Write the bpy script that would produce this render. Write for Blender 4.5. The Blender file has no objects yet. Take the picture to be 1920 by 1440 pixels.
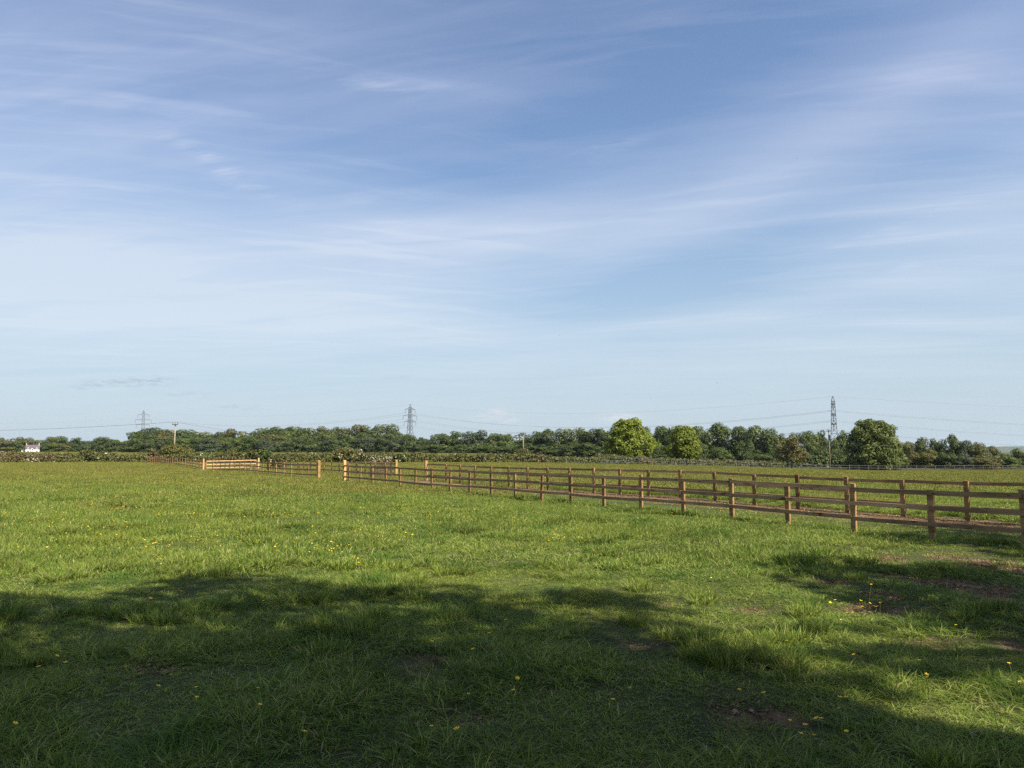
import bpy, bmesh, math, random
import numpy as np
from mathutils import Vector, Matrix

R = math.radians
SC = bpy.context.scene
COL = SC.collection
PI = math.pi

# ------------------------------------------------------------------ camera
CAM_H = 1.83
PITCH = R(5.0)
FPX = 1442.0
cam_d = bpy.data.cameras.new('camera')
cam_d.sensor_width = 36.0
cam_d.lens = FPX / 1920.0 * 36.0
cam_d.clip_start = 0.05
cam_d.clip_end = 30000.0
cam = bpy.data.objects.new('camera', cam_d)
COL.objects.link(cam)
cam.location = (0, 0, CAM_H)
cam.rotation_euler = (R(90) + PITCH, 0, 0)
SC.camera = cam

# ------------------------------------------------------------------ light
SUN_AZ = R(130.0)      # clockwise from the view direction (+Y)
SUN_EL = R(48.0)
SUN_VEC = Vector((math.sin(SUN_AZ) * math.cos(SUN_EL), math.cos(SUN_AZ) * math.cos(SUN_EL), math.sin(SUN_EL)))
sun_d = bpy.data.lights.new('sun', 'SUN')
sun_d.energy = 5.0
sun_d.angle = R(0.55)
sun_d.color = (1.0, 0.93, 0.80)
sun = bpy.data.objects.new('sun', sun_d)
COL.objects.link(sun)
sun.location = (40, -30, 60)
sun.rotation_euler = SUN_VEC.to_track_quat('Z', 'Y').to_euler()

SC.view_settings.view_transform = 'Standard'
SC.view_settings.look = 'None'
SC.view_settings.exposure = 1.1
SC.view_settings.gamma = 1.0
SC.view_settings.use_curve_mapping = False
SC.cycles.max_bounces = 6
SC.cycles.diffuse_bounces = 3
SC.cycles.transmission_bounces = 3
SC.cycles.glossy_bounces = 2
SC.cycles.transparent_max_bounces = 8
SC.cycles.use_denoising = False


class NT:
    """small helper round a node tree"""
    def __init__(s, tree):
        s.t = tree

    def n(s, typ, **kw):
        nd = s.t.nodes.new(typ)
        for k, v in kw.items():
            setattr(nd, k, v)
        return nd

    def set(s, sock, v):
        if isinstance(v, bpy.types.NodeSocket):
            s.t.links.new(v, sock)
        else:
            sock.default_value = v

    def m(s, op, a, b=0.0, c=None, clamp=False):
        nd = s.n('ShaderNodeMath', operation=op, use_clamp=clamp)
        s.set(nd.inputs[0], a)
        s.set(nd.inputs[1], b)
        if c is not None:
            s.set(nd.inputs[2], c)
        return nd.outputs[0]

    def mix(s, f, a, b, blend='MIX'):
        nd = s.n('ShaderNodeMix', data_type='RGBA', blend_type=blend)
        s.set(nd.inputs[0], f)
        s.set(nd.inputs[6], a)
        s.set(nd.inputs[7], b)
        return nd.outputs[2]

    def noise(s, vec, scale, detail=2.0, rough=0.5, dist=0.0):
        nd = s.n('ShaderNodeTexNoise')
        if vec is not None:
            s.t.links.new(vec, nd.inputs['Vector'])
        s.set(nd.inputs['Scale'], scale)
        s.set(nd.inputs['Detail'], detail)
        s.set(nd.inputs['Roughness'], rough)
        s.set(nd.inputs['Distortion'], dist)
        return nd.outputs['Fac']

    def ramp(s, f, stops, interp='LINEAR'):
        nd = s.n('ShaderNodeValToRGB')
        cr = nd.color_ramp
        cr.interpolation = interp
        while len(cr.elements) < len(stops):
            cr.elements.new(0.5)
        for e, (p, c) in zip(cr.elements, stops):
            e.position = p
            e.color = (c[0], c[1], c[2], 1) if not isinstance(c, (int, float)) else (c, c, c, 1)
        s.set(nd.inputs[0], f)
        return nd.outputs[0]

    def mapr(s, v, a, b, c=0.0, d=1.0, smooth=True):
        nd = s.n('ShaderNodeMapRange')
        nd.interpolation_type = 'SMOOTHSTEP' if smooth else 'LINEAR'
        s.set(nd.inputs[0], v)
        for i, q in enumerate((a, b, c, d)):
            s.set(nd.inputs[1 + i], q)
        return nd.outputs[0]

    def mapping(s, vec, loc=(0, 0, 0), rot=(0, 0, 0), scale=(1, 1, 1)):
        nd = s.n('ShaderNodeMapping')
        s.t.links.new(vec, nd.inputs[0])
        nd.inputs[1].default_value = loc
        nd.inputs[2].default_value = rot
        nd.inputs[3].default_value = scale
        return nd.outputs[0]


# ------------------------------------------------------------------ sky
def px_dir(px, py):
    """azimuth and elevation (radians) of a point of the photograph"""
    u, v = (px - 960) / FPX, (720 - py) / FPX
    y = math.cos(PITCH) - v * math.sin(PITCH)
    z = math.sin(PITCH) + v * math.cos(PITCH)
    return math.atan2(u, y), math.atan2(z, math.hypot(u, y))


def build_world():
    w = bpy.data.worlds.new('World')
    SC.world = w
    w.use_nodes = True
    w.node_tree.nodes.clear()
    t = NT(w.node_tree)
    sky = t.n('ShaderNodeTexSky', sky_type='NISHITA')
    sky.sun_disc = False
    sky.sun_elevation = SUN_EL
    sky.sun_rotation = SUN_AZ
    sky.air_density = 1.0
    sky.dust_density = 1.2
    sky.ozone_density = 2.0
    vec = t.n('ShaderNodeTexCoord').outputs['Generated']
    sep = t.n('ShaderNodeSeparateXYZ')
    w.node_tree.links.new(vec, sep.inputs[0])
    x, y, z = sep.outputs
    az = t.m('ARCTAN2', x, y)
    el = t.m('ARCSINE', z)
    zz = t.m('ADD', t.m('MAXIMUM', z, 0.0), 0.10)
    comb = t.n('ShaderNodeCombineXYZ')
    t.set(comb.inputs[0], t.m('DIVIDE', x, zz))
    t.set(comb.inputs[1], t.m('DIVIDE', y, zz))
    p = comb.outputs[0]
    # wispy cirrus on a high flat layer: a broad warped field and drawn-out streaks
    wn = t.n('ShaderNodeTexNoise')
    w.node_tree.links.new(p, wn.inputs['Vector'])
    wn.inputs['Scale'].default_value = 0.9
    wn.inputs['Detail'].default_value = 3
    wv = t.n('ShaderNodeVectorMath', operation='MULTIPLY_ADD')
    w.node_tree.links.new(wn.outputs['Color'], wv.inputs[0])
    wv.inputs[1].default_value = (0.28, 0.28, 0)
    w.node_tree.links.new(p, wv.inputs[2])
    pw = wv.outputs[0]
    pr = t.mapping(pw, rot=(0, 0, R(10)))
    broad = t.noise(t.mapping(pr, loc=(3.1, 1.7, 0), scale=(0.55, 1.15, 1)), 1.0, 5, 0.55)
    streak = t.noise(t.mapping(pr, loc=(0.4, 5.0, 2), scale=(0.42, 2.6, 1)), 1.5, 9, 0.62, 0.4)
    fibA = t.mapr(t.noise(t.mapping(t.mapping(pw, loc=(1.3, 0.7, 0), rot=(0, 0, R(-18))), scale=(0.55, 5.0, 1)), 1.6, 7, 0.62, 0.3), 0.46, 0.76)
    fibB = t.mapr(t.noise(t.mapping(t.mapping(pw, loc=(7.3, 2.7, 0), rot=(0, 0, R(22))), scale=(0.5, 4.2, 1)), 1.6, 7, 0.62, 0.3), 0.48, 0.78)
    patA = t.mapr(az, R(12), R(-12))
    fine = t.noise(t.mapping(t.mapping(pw, rot=(0, 0, R(14))), scale=(1.0, 4.0, 1)), 2.2, 9, 0.68, 0.6)

    def gauss(px, py, sx, sy, rot=0.0):
        a0, e0 = px_dir(px, py)
        sa, se = sx / FPX, sy / FPX
        da = t.m('SUBTRACT', az, a0)
        de = t.m('SUBTRACT', el, e0)
        c, s_ = math.cos(R(rot)), math.sin(R(rot))
        p1 = t.m('ADD', t.m('MULTIPLY', da, c / sa), t.m('MULTIPLY', de, s_ / sa))
        p2 = t.m('ADD', t.m('MULTIPLY', da, -s_ / se), t.m('MULTIPLY', de, c / se))
        d2 = t.m('ADD', t.m('MULTIPLY', p1, p1), t.m('MULTIPLY', p2, p2))
        return t.m('EXPONENT', t.m('MULTIPLY', d2, -1.0))

    def total(items):
        acc = None
        for amp, *g in items:
            v = t.m('MULTIPLY', gauss(*g), amp)
            acc = v if acc is None else t.m('ADD', acc, v)
        return acc
    banks = total([
        (0.62, 330, 545, 430, 95, 2), (0.30, 30, 470, 300, 150, 0), (0.30, 640, 590, 330, 40, 2),
        (0.50, 960, 440, 300, 50, 3), (0.20, 700, 430, 170, 50, 0), (0.24, 1560, 250, 430, 55, 24),
        (0.28, 1830, 395, 300, 55, 4), (0.17, 1500, 570, 420, 30, 8), (0.18, 880, 628, 220, 22, 0),
        (0.34, 120, 110, 380, 150, 8), (0.12, 700, 160, 250, 60, 0), (0.16, 1560, 640, 400, 40, 2)])
    gaps = total([
        (0.22, 1280, 150, 330, 110, 14), (0.34, 1200, 555, 300, 45, 6), (0.16, 900, 330, 240, 60, 8),
        (0.20, 1420, 450, 300, 45, 5), (0.10, 1760, 300, 130, 30, 8)])
    wisps = total([
        (0.50, 440, 330, 190, 16, -24), (0.55, 750, 165, 110, 14, -2), (0.40, 1115, 287, 90, 12, 14),
        (0.40, 1690, 505, 34, 7, 16), (0.45, 1650, 435, 80, 6, 14), (0.55, 1680, 437, 30, 7, 0), (0.30, 700, 400, 60, 20, -30)])
    fib = t.m('ADD', t.m('MULTIPLY', fibA, patA), t.m('MULTIPLY', fibB, t.m('SUBTRACT', 1.0, patA)))
    base = t.m('MULTIPLY', t.mapr(el, R(36), R(0), 0.10, 0.36, False), 1.0)
    tex = t.m('ADD', t.m('MULTIPLY', t.m('SUBTRACT', broad, 0.5), 0.66), t.m('MULTIPLY', t.m('SUBTRACT', streak, 0.5), 0.52))
    fade = t.mapr(el, R(0.5), R(9), 0.15, 1.0)
    d = t.m('ADD', base, t.m('MULTIPLY', tex, fade))
    d = t.m('ADD', d, t.m('MULTIPLY', banks, t.m('ADD', 0.30, t.m('ADD', t.m('MULTIPLY', streak, 1.1), t.m('MULTIPLY', fib, 0.45)))))
    d = t.m('SUBTRACT', d, gaps)
    d = t.m('ADD', d, t.m('MULTIPLY', wisps, t.mapr(fine, 0.42, 0.72)))
    d = t.m('ADD', d, t.m('MULTIPLY', t.m('MULTIPLY', fib, 0.20), fade))
    d = t.m('ADD', d, t.m('MULTIPLY', t.m('MULTIPLY', t.m('SUBTRACT', fine, 0.5), 0.15), fade))
    dens = t.m('MINIMUM', t.m('MAXIMUM', d, 0.02), 0.90)
    # cloud colour: faintly lilac high up, whiter low down
    ccol = t.mix(t.mapr(el, R(3), R(30), 0, 1), (5.7, 6.6, 7.4, 1), (4.7, 5.25, 7.0, 1))
    skyc = t.mix(1.0, sky.outputs[0], SKY_TINT, 'MULTIPLY')
    # pale band of thick air along the horizon
    hz = t.mapr(el, R(24), R(-0.5), 0.0, 0.80)
    skyc = t.mix(hz, skyc, (3.70, 4.72, 5.55, 1))
    c1 = t.mix(dens, skyc, ccol)
    # small far cumulus: grey shreds to the left and white puffs to the right
    dn = t.n('ShaderNodeCombineXYZ')
    t.set(dn.inputs[0], t.m('MULTIPLY', az, 60.0))
    t.set(dn.inputs[1], t.m('MULTIPLY', el, 190.0))
    cn = t.noise(dn.outputs[0], 1.0, 6, 0.6)
    grey = total([(1.0, 250, 717, 42, 7, 4), (0.9, 297, 713, 24, 8, 0), (0.8, 350, 739, 34, 4, 0), (0.7, 170, 722, 34, 7, 10),
                  (0.6, 445, 763, 36, 5, 0), (0.5, 740, 707, 30, 4, 0)])
    white = total([(1.0, 933, 772, 20, 6, 0), (1.0, 952, 785, 18, 7, 0), (1.2, 1162, 783, 36, 9, 0), (0.7, 905, 783, 22, 6, 0)])
    c2 = t.mix(t.m('MULTIPLY', t.m('MULTIPLY', grey, t.mapr(cn, 0.40, 0.62)), 0.55), c1, (3.3, 3.9, 4.7, 1))
    c3 = t.mix(t.m('MULTIPLY', t.m('MULTIPLY', white, t.mapr(cn, 0.36, 0.58)), 0.75, clamp=True), c2, (6.1, 6.3, 6.7, 1))
    bg = t.n('ShaderNodeBackground')
    t.set(bg.inputs[0], c3)
    bg.inputs[1].default_value = SKY_STRENGTH
    out = t.n('ShaderNodeOutputWorld')
    w.node_tree.links.new(bg.outputs[0], out.inputs[0])


SKY_TINT = (1.24, 1.30, 1.37, 1)
SKY_STRENGTH = 0.057
build_world()

# ------------------------------------------------------------------ helpers
rng = np.random.default_rng(7)
rnd = random.Random(11)


def smooth(t):
    t = np.clip(t, 0, 1)
    return t * t * (3 - 2 * t)


def _hash(ix, iy, seed):
    h = (ix.astype(np.int64) * 374761393 + iy.astype(np.int64) * 668265263 + seed * 1442695041) & 0xFFFFFFFF
    h = ((h ^ (h >> 13)) * 1274126177) & 0xFFFFFFFF
    return ((h ^ (h >> 16)) & 0xFFFF) / 65535.0


def vnoise(x, y, scale, seed=0, octaves=1):
    x = np.asarray(x, float)
    y = np.asarray(y, float)
    tot, amp, s, norm = 0.0, 1.0, scale, 0.0
    for o in range(octaves):
        xs, ys = x / s, y / s
        ix, iy = np.floor(xs), np.floor(ys)
        fx, fy = smooth(xs - ix), smooth(ys - iy)
        a = _hash(ix, iy, seed + o)
        b = _hash(ix + 1, iy, seed + o)
        c = _hash(ix, iy + 1, seed + o)
        d = _hash(ix + 1, iy + 1, seed + o)
        tot = tot + amp * ((a * (1 - fx) + b * fx) * (1 - fy) + (c * (1 - fx) + d * fx) * fy)
        norm += amp
        amp *= 0.5
        s *= 0.5
    return tot / norm


def ground_z(x, y):
    """the lie of the land: level by the camera, falling gently to the far right, rising a little far left"""
    x = np.asarray(x, float)
    y = np.asarray(y, float)
    drop = 1.9 * smooth((x + 5) / 80.0) * smooth((y - 30) / 115.0)
    dip = 0.30 * np.exp(-(((x + 31) / 14.0) ** 2 + ((y - 79) / 11.0) ** 2)) + 0.08 * np.exp(-(((x + 20) / 12.0) ** 2 + ((y - 57) / 12.0) ** 2))
    far = np.clip(y - 160, 0, 600)
    rise = 0.0036 * far * (1 - smooth((x + 20) / 160.0)) - 0.004 * np.clip(far, 0, 300) * smooth((x - 20) / 160.0)
    near = smooth((70 - np.hypot(x, y)) / 50.0)
    bumps = (vnoise(x, y, 6.0, 3, 2) - 0.5) * 0.10 + (vnoise(x, y, 1.1, 5, 2) - 0.5) * 0.06 * near
    return -drop - dip + rise + bumps * smooth(1.2 - np.hypot(x, y) / 300)


def gz(x, y):
    return float(ground_z(x, y))


def at(px, Z):
    """x of the point that shows at column px when it stands Z in front of the camera"""
    return (px - 960) / FPX * Z


def height_at(py, Z):
    """height of the point that shows at row py when it stands Z in front of the camera"""
    v = (720 - py) / FPX
    return CAM_H + Z * (math.sin(PITCH) + v * math.cos(PITCH)) / (math.cos(PITCH) - v * math.sin(PITCH))


def on_ground(px, py):
    """where the ground shows at this pixel (level part only)"""
    v = (720 - py) / FPX
    fy = math.cos(PITCH) - v * math.sin(PITCH)
    fz = math.sin(PITCH) + v * math.cos(PITCH)
    Z = CAM_H * fy / -fz
    return (px - 960) / FPX * Z / fy, Z


def mesh_np(name, verts, faces, mats=(), face_mat=None, smooth_shade=False):
    """verts (N,3), faces (M,k) all of the same size"""
    verts = np.asarray(verts, np.float32)
    faces = np.asarray(faces, np.int32)
    me = bpy.data.meshes.new(name)
    me.vertices.add(len(verts))
    me.vertices.foreach_set('co', verts.ravel())
    k = faces.shape[1]
    me.loops.add(faces.size)
    me.loops.foreach_set('vertex_index', faces.ravel())
    me.polygons.add(len(faces))
    me.polygons.foreach_set('loop_start', np.arange(0, faces.size, k, dtype=np.int32))
    for mt in mats:
        me.materials.append(mt)
    if face_mat is not None:
        me.polygons.foreach_set('material_index', np.asarray(face_mat, np.int32))
    me.polygons.foreach_set('use_smooth', np.full(len(faces), smooth_shade))
    me.update(calc_edges=True)
    return me


def link(name, me, parent=None, loc=None, rotz=None):
    o = bpy.data.objects.new(name, me)
    COL.objects.link(o)
    if parent is not None:
        o.parent = parent
    if loc is not None:
        o.location = loc
    if rotz is not None:
        o.rotation_euler = (0, 0, rotz)
    return o


def tag(o, label=None, cat=None, group=None, kind=None):
    if label:
        o['label'] = label
    if cat:
        o['category'] = cat
    if group:
        o['group'] = group
    if kind:
        o['kind'] = kind
    return o


def thing(name, label, cat, loc, group=None, rotz=0.0):
    return tag(link(name, None, None, loc, rotz), label, cat, group)


class MB:
    """collects boxes, bars and tubes for ONE mesh"""
    def __init__(s):
        s.v, s.f = [], []

    def box(s, c, size, rotz=0.0, bevel=0.0):
        """box with optional chamfered vertical edges"""
        hx, hy, hz = size[0] / 2, size[1] / 2, size[2] / 2
        b = bevel
        if b > 0:
            ring = [(-hx + b, -hy), (hx - b, -hy), (hx, -hy + b), (hx, hy - b), (hx - b, hy), (-hx + b, hy), (-hx, hy - b), (-hx, -hy + b)]
        else:
            ring = [(-hx, -hy), (hx, -hy), (hx, hy), (-hx, hy)]
        n = len(ring)
        i0 = len(s.v)
        ca, sa = math.cos(rotz), math.sin(rotz)
        for zz in (-hz, hz):
            for (x, y) in ring:
                s.v.append((c[0] + x * ca - y * sa, c[1] + x * sa + y * ca, c[2] + zz))
        for i in range(n):
            j = (i + 1) % n
            s.f.append((i0 + i, i0 + j, i0 + n + j, i0 + n + i))
        s.f.append(tuple(i0 + i for i in reversed(range(n))))
        s.f.append(tuple(i0 + n + i for i in range(n)))
        return s

    def bar(s, a, b, w, h=None, up=(0, 0, 1)):
        """straight bar of w x h section from a to b"""
        a, b = Vector(a), Vector(b)
        h = w if h is None else h
        d = (b - a).normalized()
        u = Vector(up)
        if abs(d.dot(u)) > 0.98:
            u = Vector((0, 1, 0))
        side = d.cross(u).normalized()
        u = side.cross(d).normalized()
        i0 = len(s.v)
        for q in (a, b):
            for sx, sy in ((-1, -1), (1, -1), (1, 1), (-1, 1)):
                s.v.append(tuple(q + side * (sx * w / 2) + u * (sy * h / 2)))
        s.f += [(i0, i0 + 1, i0 + 5, i0 + 4), (i0 + 1, i0 + 2, i0 + 6, i0 + 5), (i0 + 2, i0 + 3, i0 + 7, i0 + 6),
                (i0 + 3, i0, i0 + 4, i0 + 7), (i0 + 3, i0 + 2, i0 + 1, i0), (i0 + 4, i0 + 5, i0 + 6, i0 + 7)]
        return s

    def tube(s, pts, radii, sides=8, cap=True):
        pts = [Vector(p) for p in pts]
        if isinstance(radii, (int, float)):
            radii = [radii] * len(pts)
        i0 = len(s.v)
        n = len(pts)
        for k, p in enumerate(pts):
            d = (pts[min(k + 1, n - 1)] - pts[max(k - 1, 0)]).normalized()
            ref = Vector((1, 0, 0)) if abs(d.x) < 0.9 else Vector((0, 1, 0))
            u = d.cross(ref).normalized()
            w = d.cross(u)
            for q in range(sides):
                a = 2 * PI * q / sides
                s.v.append(tuple(p + (u * math.cos(a) + w * math.sin(a)) * radii[k]))
        for k in range(n - 1):
            for q in range(sides):
                r = (q + 1) % sides
                s.f.append((i0 + k * sides + q, i0 + k * sides + r, i0 + (k + 1) * sides + r, i0 + (k + 1) * sides + q))
        if cap:
            s.f.append(tuple(i0 + q for q in reversed(range(sides))))
            s.f.append(tuple(i0 + (n - 1) * sides + q for q in range(sides)))
        return s

    def poly(s, pts):
        i0 = len(s.v)
        s.v += [tuple(p) for p in pts]
        s.f.append(tuple(range(i0, i0 + len(pts))))
        return s

    def prism(s, outline, y0, y1):
        """outline in xz extruded along y"""
        n = len(outline)
        i0 = len(s.v)
        for yy in (y0, y1):
            for (x, z) in outline:
                s.v.append((x, yy, z))
        for i in range(n):
            j = (i + 1) % n
            s.f.append((i0 + i, i0 + j, i0 + n + j, i0 + n + i))
        s.f.append(tuple(i0 + i for i in range(n)))
        s.f.append(tuple(i0 + n + i for i in reversed(range(n))))
        return s

    def mesh(s, name, mat, smooth_shade=False):
        me = bpy.data.meshes.new(name)
        me.from_pydata(s.v, [], s.f)
        bm = bmesh.new()
        bm.from_mesh(me)
        bmesh.ops.recalc_face_normals(bm, faces=bm.faces[:])
        bm.to_mesh(me)
        bm.free()
        if mat is not None:
            me.materials.append(mat)
        for p in me.polygons:
            p.use_smooth = smooth_shade
        me.update()
        return me

    def build(s, name, mat, parent=None, loc=None, rotz=None, smooth_shade=False):
        return link(name, s.mesh(name, mat, smooth_shade), parent, loc, rotz)


# ------------------------------------------------------------------ materials
def new_mat(name):
    m = bpy.data.materials.new(name)
    m.use_nodes = True
    m.node_tree.nodes.clear()
    t = NT(m.node_tree)
    out = t.n('ShaderNodeOutputMaterial')
    return m, t, out


def principled(t, out, col, rough=0.8, spec=0.3, metal=0.0, normal=None):
    b = t.n('ShaderNodeBsdfPrincipled')
    t.set(b.inputs['Base Color'], col)
    t.set(b.inputs['Roughness'], rough)
    t.set(b.inputs['Specular IOR Level'], spec)
    t.set(b.inputs['Metallic'], metal)
    if normal is not None:
        t.set(b.inputs['Normal'], normal)
    t.t.links.new(b.outputs[0], out.inputs[0])
    return b


def bump(t, h, strength=0.4, dist=0.02):
    b = t.n('ShaderNodeBump')
    b.inputs['Strength'].default_value = strength
    b.inputs['Distance'].default_value = dist
    t.set(b.inputs['Height'], h)
    return b.outputs[0]


def leaf_shader(t, out, col, trans=0.35, tcol=None, rough=0.55, spec=0.25):
    b = t.n('ShaderNodeBsdfPrincipled')
    t.set(b.inputs['Base Color'], col)
    b.inputs['Roughness'].default_value = rough
    b.inputs['Specular IOR Level'].default_value = spec
    tr = t.n('ShaderNodeBsdfTranslucent')
    t.set(tr.inputs[0], tcol if tcol is not None else col)
    mx = t.n('ShaderNodeMixShader')
    mx.inputs[0].default_value = trans
    t.t.links.new(b.outputs[0], mx.inputs[1])
    t.t.links.new(tr.outputs[0], mx.inputs[2])
    t.t.links.new(mx.outputs[0], out.inputs[0])


def foliage_mat(name, dark, mid, light, trans=0.3, patch=0.35):
    m, t, out = new_mat(name)
    geo = t.n('ShaderNodeNewGeometry')
    oi = t.n('ShaderNodeObjectInfo')
    c = t.ramp(geo.outputs['Random Per Island'], [(0.0, dark), (0.5, mid), (1.0, light)])
    n = t.noise(geo.outputs['Position'], patch, 3, 0.6)
    c = t.mix(t.mapr(n, 0.35, 0.65, 0.0, 0.55), c, light + (1,))
    v = t.mapr(oi.outputs['Random'], 0, 1, 0.84, 1.14, False)
    c = t.mix(1.0, c, v, 'MULTIPLY')
    leaf_shader(t, out, c, trans)
    return m


def wood_mat(name, a, b, knot, scale=1.0, rough=0.75):
    m, t, out = new_mat(name)
    tc = t.n('ShaderNodeTexCoord').outputs['Object']
    oi = t.n('ShaderNodeObjectInfo')
    off = t.n('ShaderNodeVectorMath', operation='ADD')
    t.t.links.new(tc, off.inputs[0])
    sc = t.n('ShaderNodeVectorMath', operation='SCALE')
    sc.inputs[0].default_value = (17.0, 31.0, 13.0)
    t.t.links.new(oi.outputs['Random'], sc.inputs['Scale'])
    t.t.links.new(sc.outputs[0], off.inputs[1])
    p = off.outputs[0]
    grain = t.noise(t.mapping(p, scale=(1.2, 38, 38)), 1.0, 4, 0.6, 0.6)
    kn = t.noise(t.mapping(p, scale=(2.2, 7, 7)), 1.6, 2, 0.5)
    blotch = t.noise(t.mapping(p, scale=(0.8, 3, 3)), 1.3, 3, 0.6)
    c = t.mix(t.mapr(grain, 0.3, 0.7), a + (1,), b + (1,))
    c = t.mix(t.mapr(kn, 0.60, 0.70, 0, 0.85), c, knot + (1,))
    c = t.mix(t.mapr(blotch, 0.42, 0.70, 0, 0.75), c, tuple(q * 0.62 for q in a) + (1,))
    v = t.mapr(oi.outputs['Random'], 0, 1, 0.70, 1.22, False)
    c = t.mix(1.0, c, v, 'MULTIPLY')
    principled(t, out, c, rough, 0.2, normal=bump(t, grain, 0.35, 0.004))
    return m


def plain_mat(name, col, rough=0.7, metal=0.0, var=0.15, nscale=3.0, spec=0.3):
    m, t, out = new_mat(name)
    geo = t.n('ShaderNodeNewGeometry')
    n = t.noise(geo.outputs['Position'], nscale, 4, 0.6)
    c = t.mix(1.0, col + (1,), t.mapr(n, 0.25, 0.75, 1 - var, 1 + var, False), 'MULTIPLY')
    principled(t, out, c, rough, spec, metal)
    return m


M = {}
M['rail'] = wood_mat('brown_timber', (0.30, 0.182, 0.088), (0.43, 0.28, 0.145), (0.065, 0.034, 0.018))
M['post'] = wood_mat('brown_post_timber', (0.200, 0.113, 0.048), (0.34, 0.205, 0.088), (0.06, 0.03, 0.014))
M['fresh'] = wood_mat('fresh_timber', (0.48, 0.30, 0.14), (0.60, 0.40, 0.20), (0.25, 0.13, 0.06))
M['gatepost'] = wood_mat('honey_post_timber', (0.40, 0.22, 0.085), (0.55, 0.33, 0.14), (0.20, 0.10, 0.04))
M['gate'] = wood_mat('dark_gate_timber', (0.055, 0.036, 0.022), (0.095, 0.062, 0.038), (0.03, 0.02, 0.012))
M['grey_wood'] = wood_mat('weathered_timber', (0.060, 0.058, 0.052), (0.095, 0.09, 0.08), (0.04, 0.036, 0.03))
M['pole'] = wood_mat('pole_timber', (0.20, 0.16, 0.105), (0.28, 0.23, 0.155), (0.12, 0.09, 0.06))
M['steel'] = plain_mat('galvanised_steel', (0.12, 0.13, 0.145), 0.6, 0.2)
M['cable'] = plain_mat('dull_cable', (0.34, 0.36, 0.39), 0.6, 0.2)
M['wire'] = plain_mat('dark_wire', (0.06, 0.062, 0.066), 0.8)
M['insulator'] = plain_mat('insulator_glass', (0.17, 0.17, 0.18), 0.5)
M['bark'] = plain_mat('bark', (0.085, 0.070, 0.052), 0.9, 0, 0.4, 2.0)
M['render_white'] = plain_mat('white_render', (0.66, 0.65, 0.62), 0.8, 0, 0.05, 0.6)
M['slate'] = plain_mat('slate_roof', (0.105, 0.085, 0.095), 0.85, 0, 0.2, 1.5, 0.1)
M['brick'] = plain_mat('pale_chimney_brick', (0.42, 0.36, 0.30), 0.85, 0, 0.15, 3.0)
M['dark_glass'] = plain_mat('dark_window_glass', (0.05, 0.055, 0.065), 0.15, 0, 0.1)
M['door'] = plain_mat('dark_porch', (0.055, 0.030, 0.035), 0.5)
M['bird'] = plain_mat('dark_feather', (0.03, 0.03, 0.035), 0.7)
M['petal'] = plain_mat('buttercup_petal', (0.80, 0.53, 0.012), 0.35, 0, 0.12, 30)
M['stem'] = plain_mat('buttercup_stem', (0.10, 0.15, 0.035), 0.6, 0, 0.2, 20)
M['stamen'] = plain_mat('buttercup_stamen', (0.62, 0.36, 0.01), 0.6)

FOL = {
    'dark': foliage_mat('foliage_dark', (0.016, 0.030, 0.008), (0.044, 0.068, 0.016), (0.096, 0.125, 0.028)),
    'mid': foliage_mat('foliage_mid', (0.022, 0.038, 0.008), (0.058, 0.088, 0.016), (0.122, 0.150, 0.030)),
    'olive': foliage_mat('foliage_olive', (0.036, 0.042, 0.010), (0.082, 0.088, 0.020), (0.150, 0.145, 0.038)),
    'bright': foliage_mat('foliage_bright', (0.054, 0.082, 0.010), (0.138, 0.182, 0.018), (0.235, 0.268, 0.034), 0.42, 0.5),
    'broad': foliage_mat('foliage_broad', (0.028, 0.046, 0.010), (0.075, 0.102, 0.020), (0.150, 0.170, 0.036), 0.35),
    'bronze': foliage_mat('foliage_bronze', (0.046, 0.044, 0.012), (0.098, 0.090, 0.024), (0.158, 0.138, 0.042)),
    'blue': foliage_mat('foliage_blue_green', (0.022, 0.038, 0.018), (0.050, 0.070, 0.032), (0.100, 0.122, 0.052)),
    'hedge': foliage_mat('foliage_hedge', (0.024, 0.032, 0.008), (0.064, 0.074, 0.018), (0.125, 0.120, 0.036), 0.25, 0.6),
    'hedge_brown': foliage_mat('foliage_hedge_brown', (0.052, 0.040, 0.016), (0.105, 0.080, 0.034), (0.180, 0.145, 0.065), 0.25, 0.6),
    'blossom': foliage_mat('hawthorn_blossom', (0.22, 0.17, 0.12), (0.36, 0.30, 0.21), (0.52, 0.46, 0.34), 0.2, 0.6),
}


# ------------------------------------------------------------------ fence lines (plan)
STEP = Vector((-0.9635, 1.520, 0))
FDIR = STEP.normalized()
FNRM = Vector((FDIR.y, -FDIR.x, 0))           # points across the lane, away from the near field
P_NEAR = Vector((9.76, 14.79, 0))
P_FAR = Vector((12.26, 20.92, 0))


def near_pt(i):
    return P_NEAR + STEP * i


def far_pt(j):
    return P_FAR + Vector((-0.956, 1.525, 0)) * j


def lane_soil(x, y):
    """bare trodden strip on the lane side of the far fence"""
    d = (x - P_FAR.x) * FNRM.x + (y - P_FAR.y) * FNRM.y
    a = (x - P_FAR.x) * FDIR.x + (y - P_FAR.y) * FDIR.y
    w = vnoise(x, y, 2.2, 41, 3)
    core = np.exp(-((d + 0.75) / 1.1) ** 2)
    second = 0.75 * np.exp(-((d + 2.1) / 0.5) ** 2)
    along = smooth((42 - a) / 10.0) * smooth((a + 22) / 6.0)
    return np.maximum(core, second) * along * np.clip(0.30 + 1.25 * w, 0, 1.4)


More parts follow.
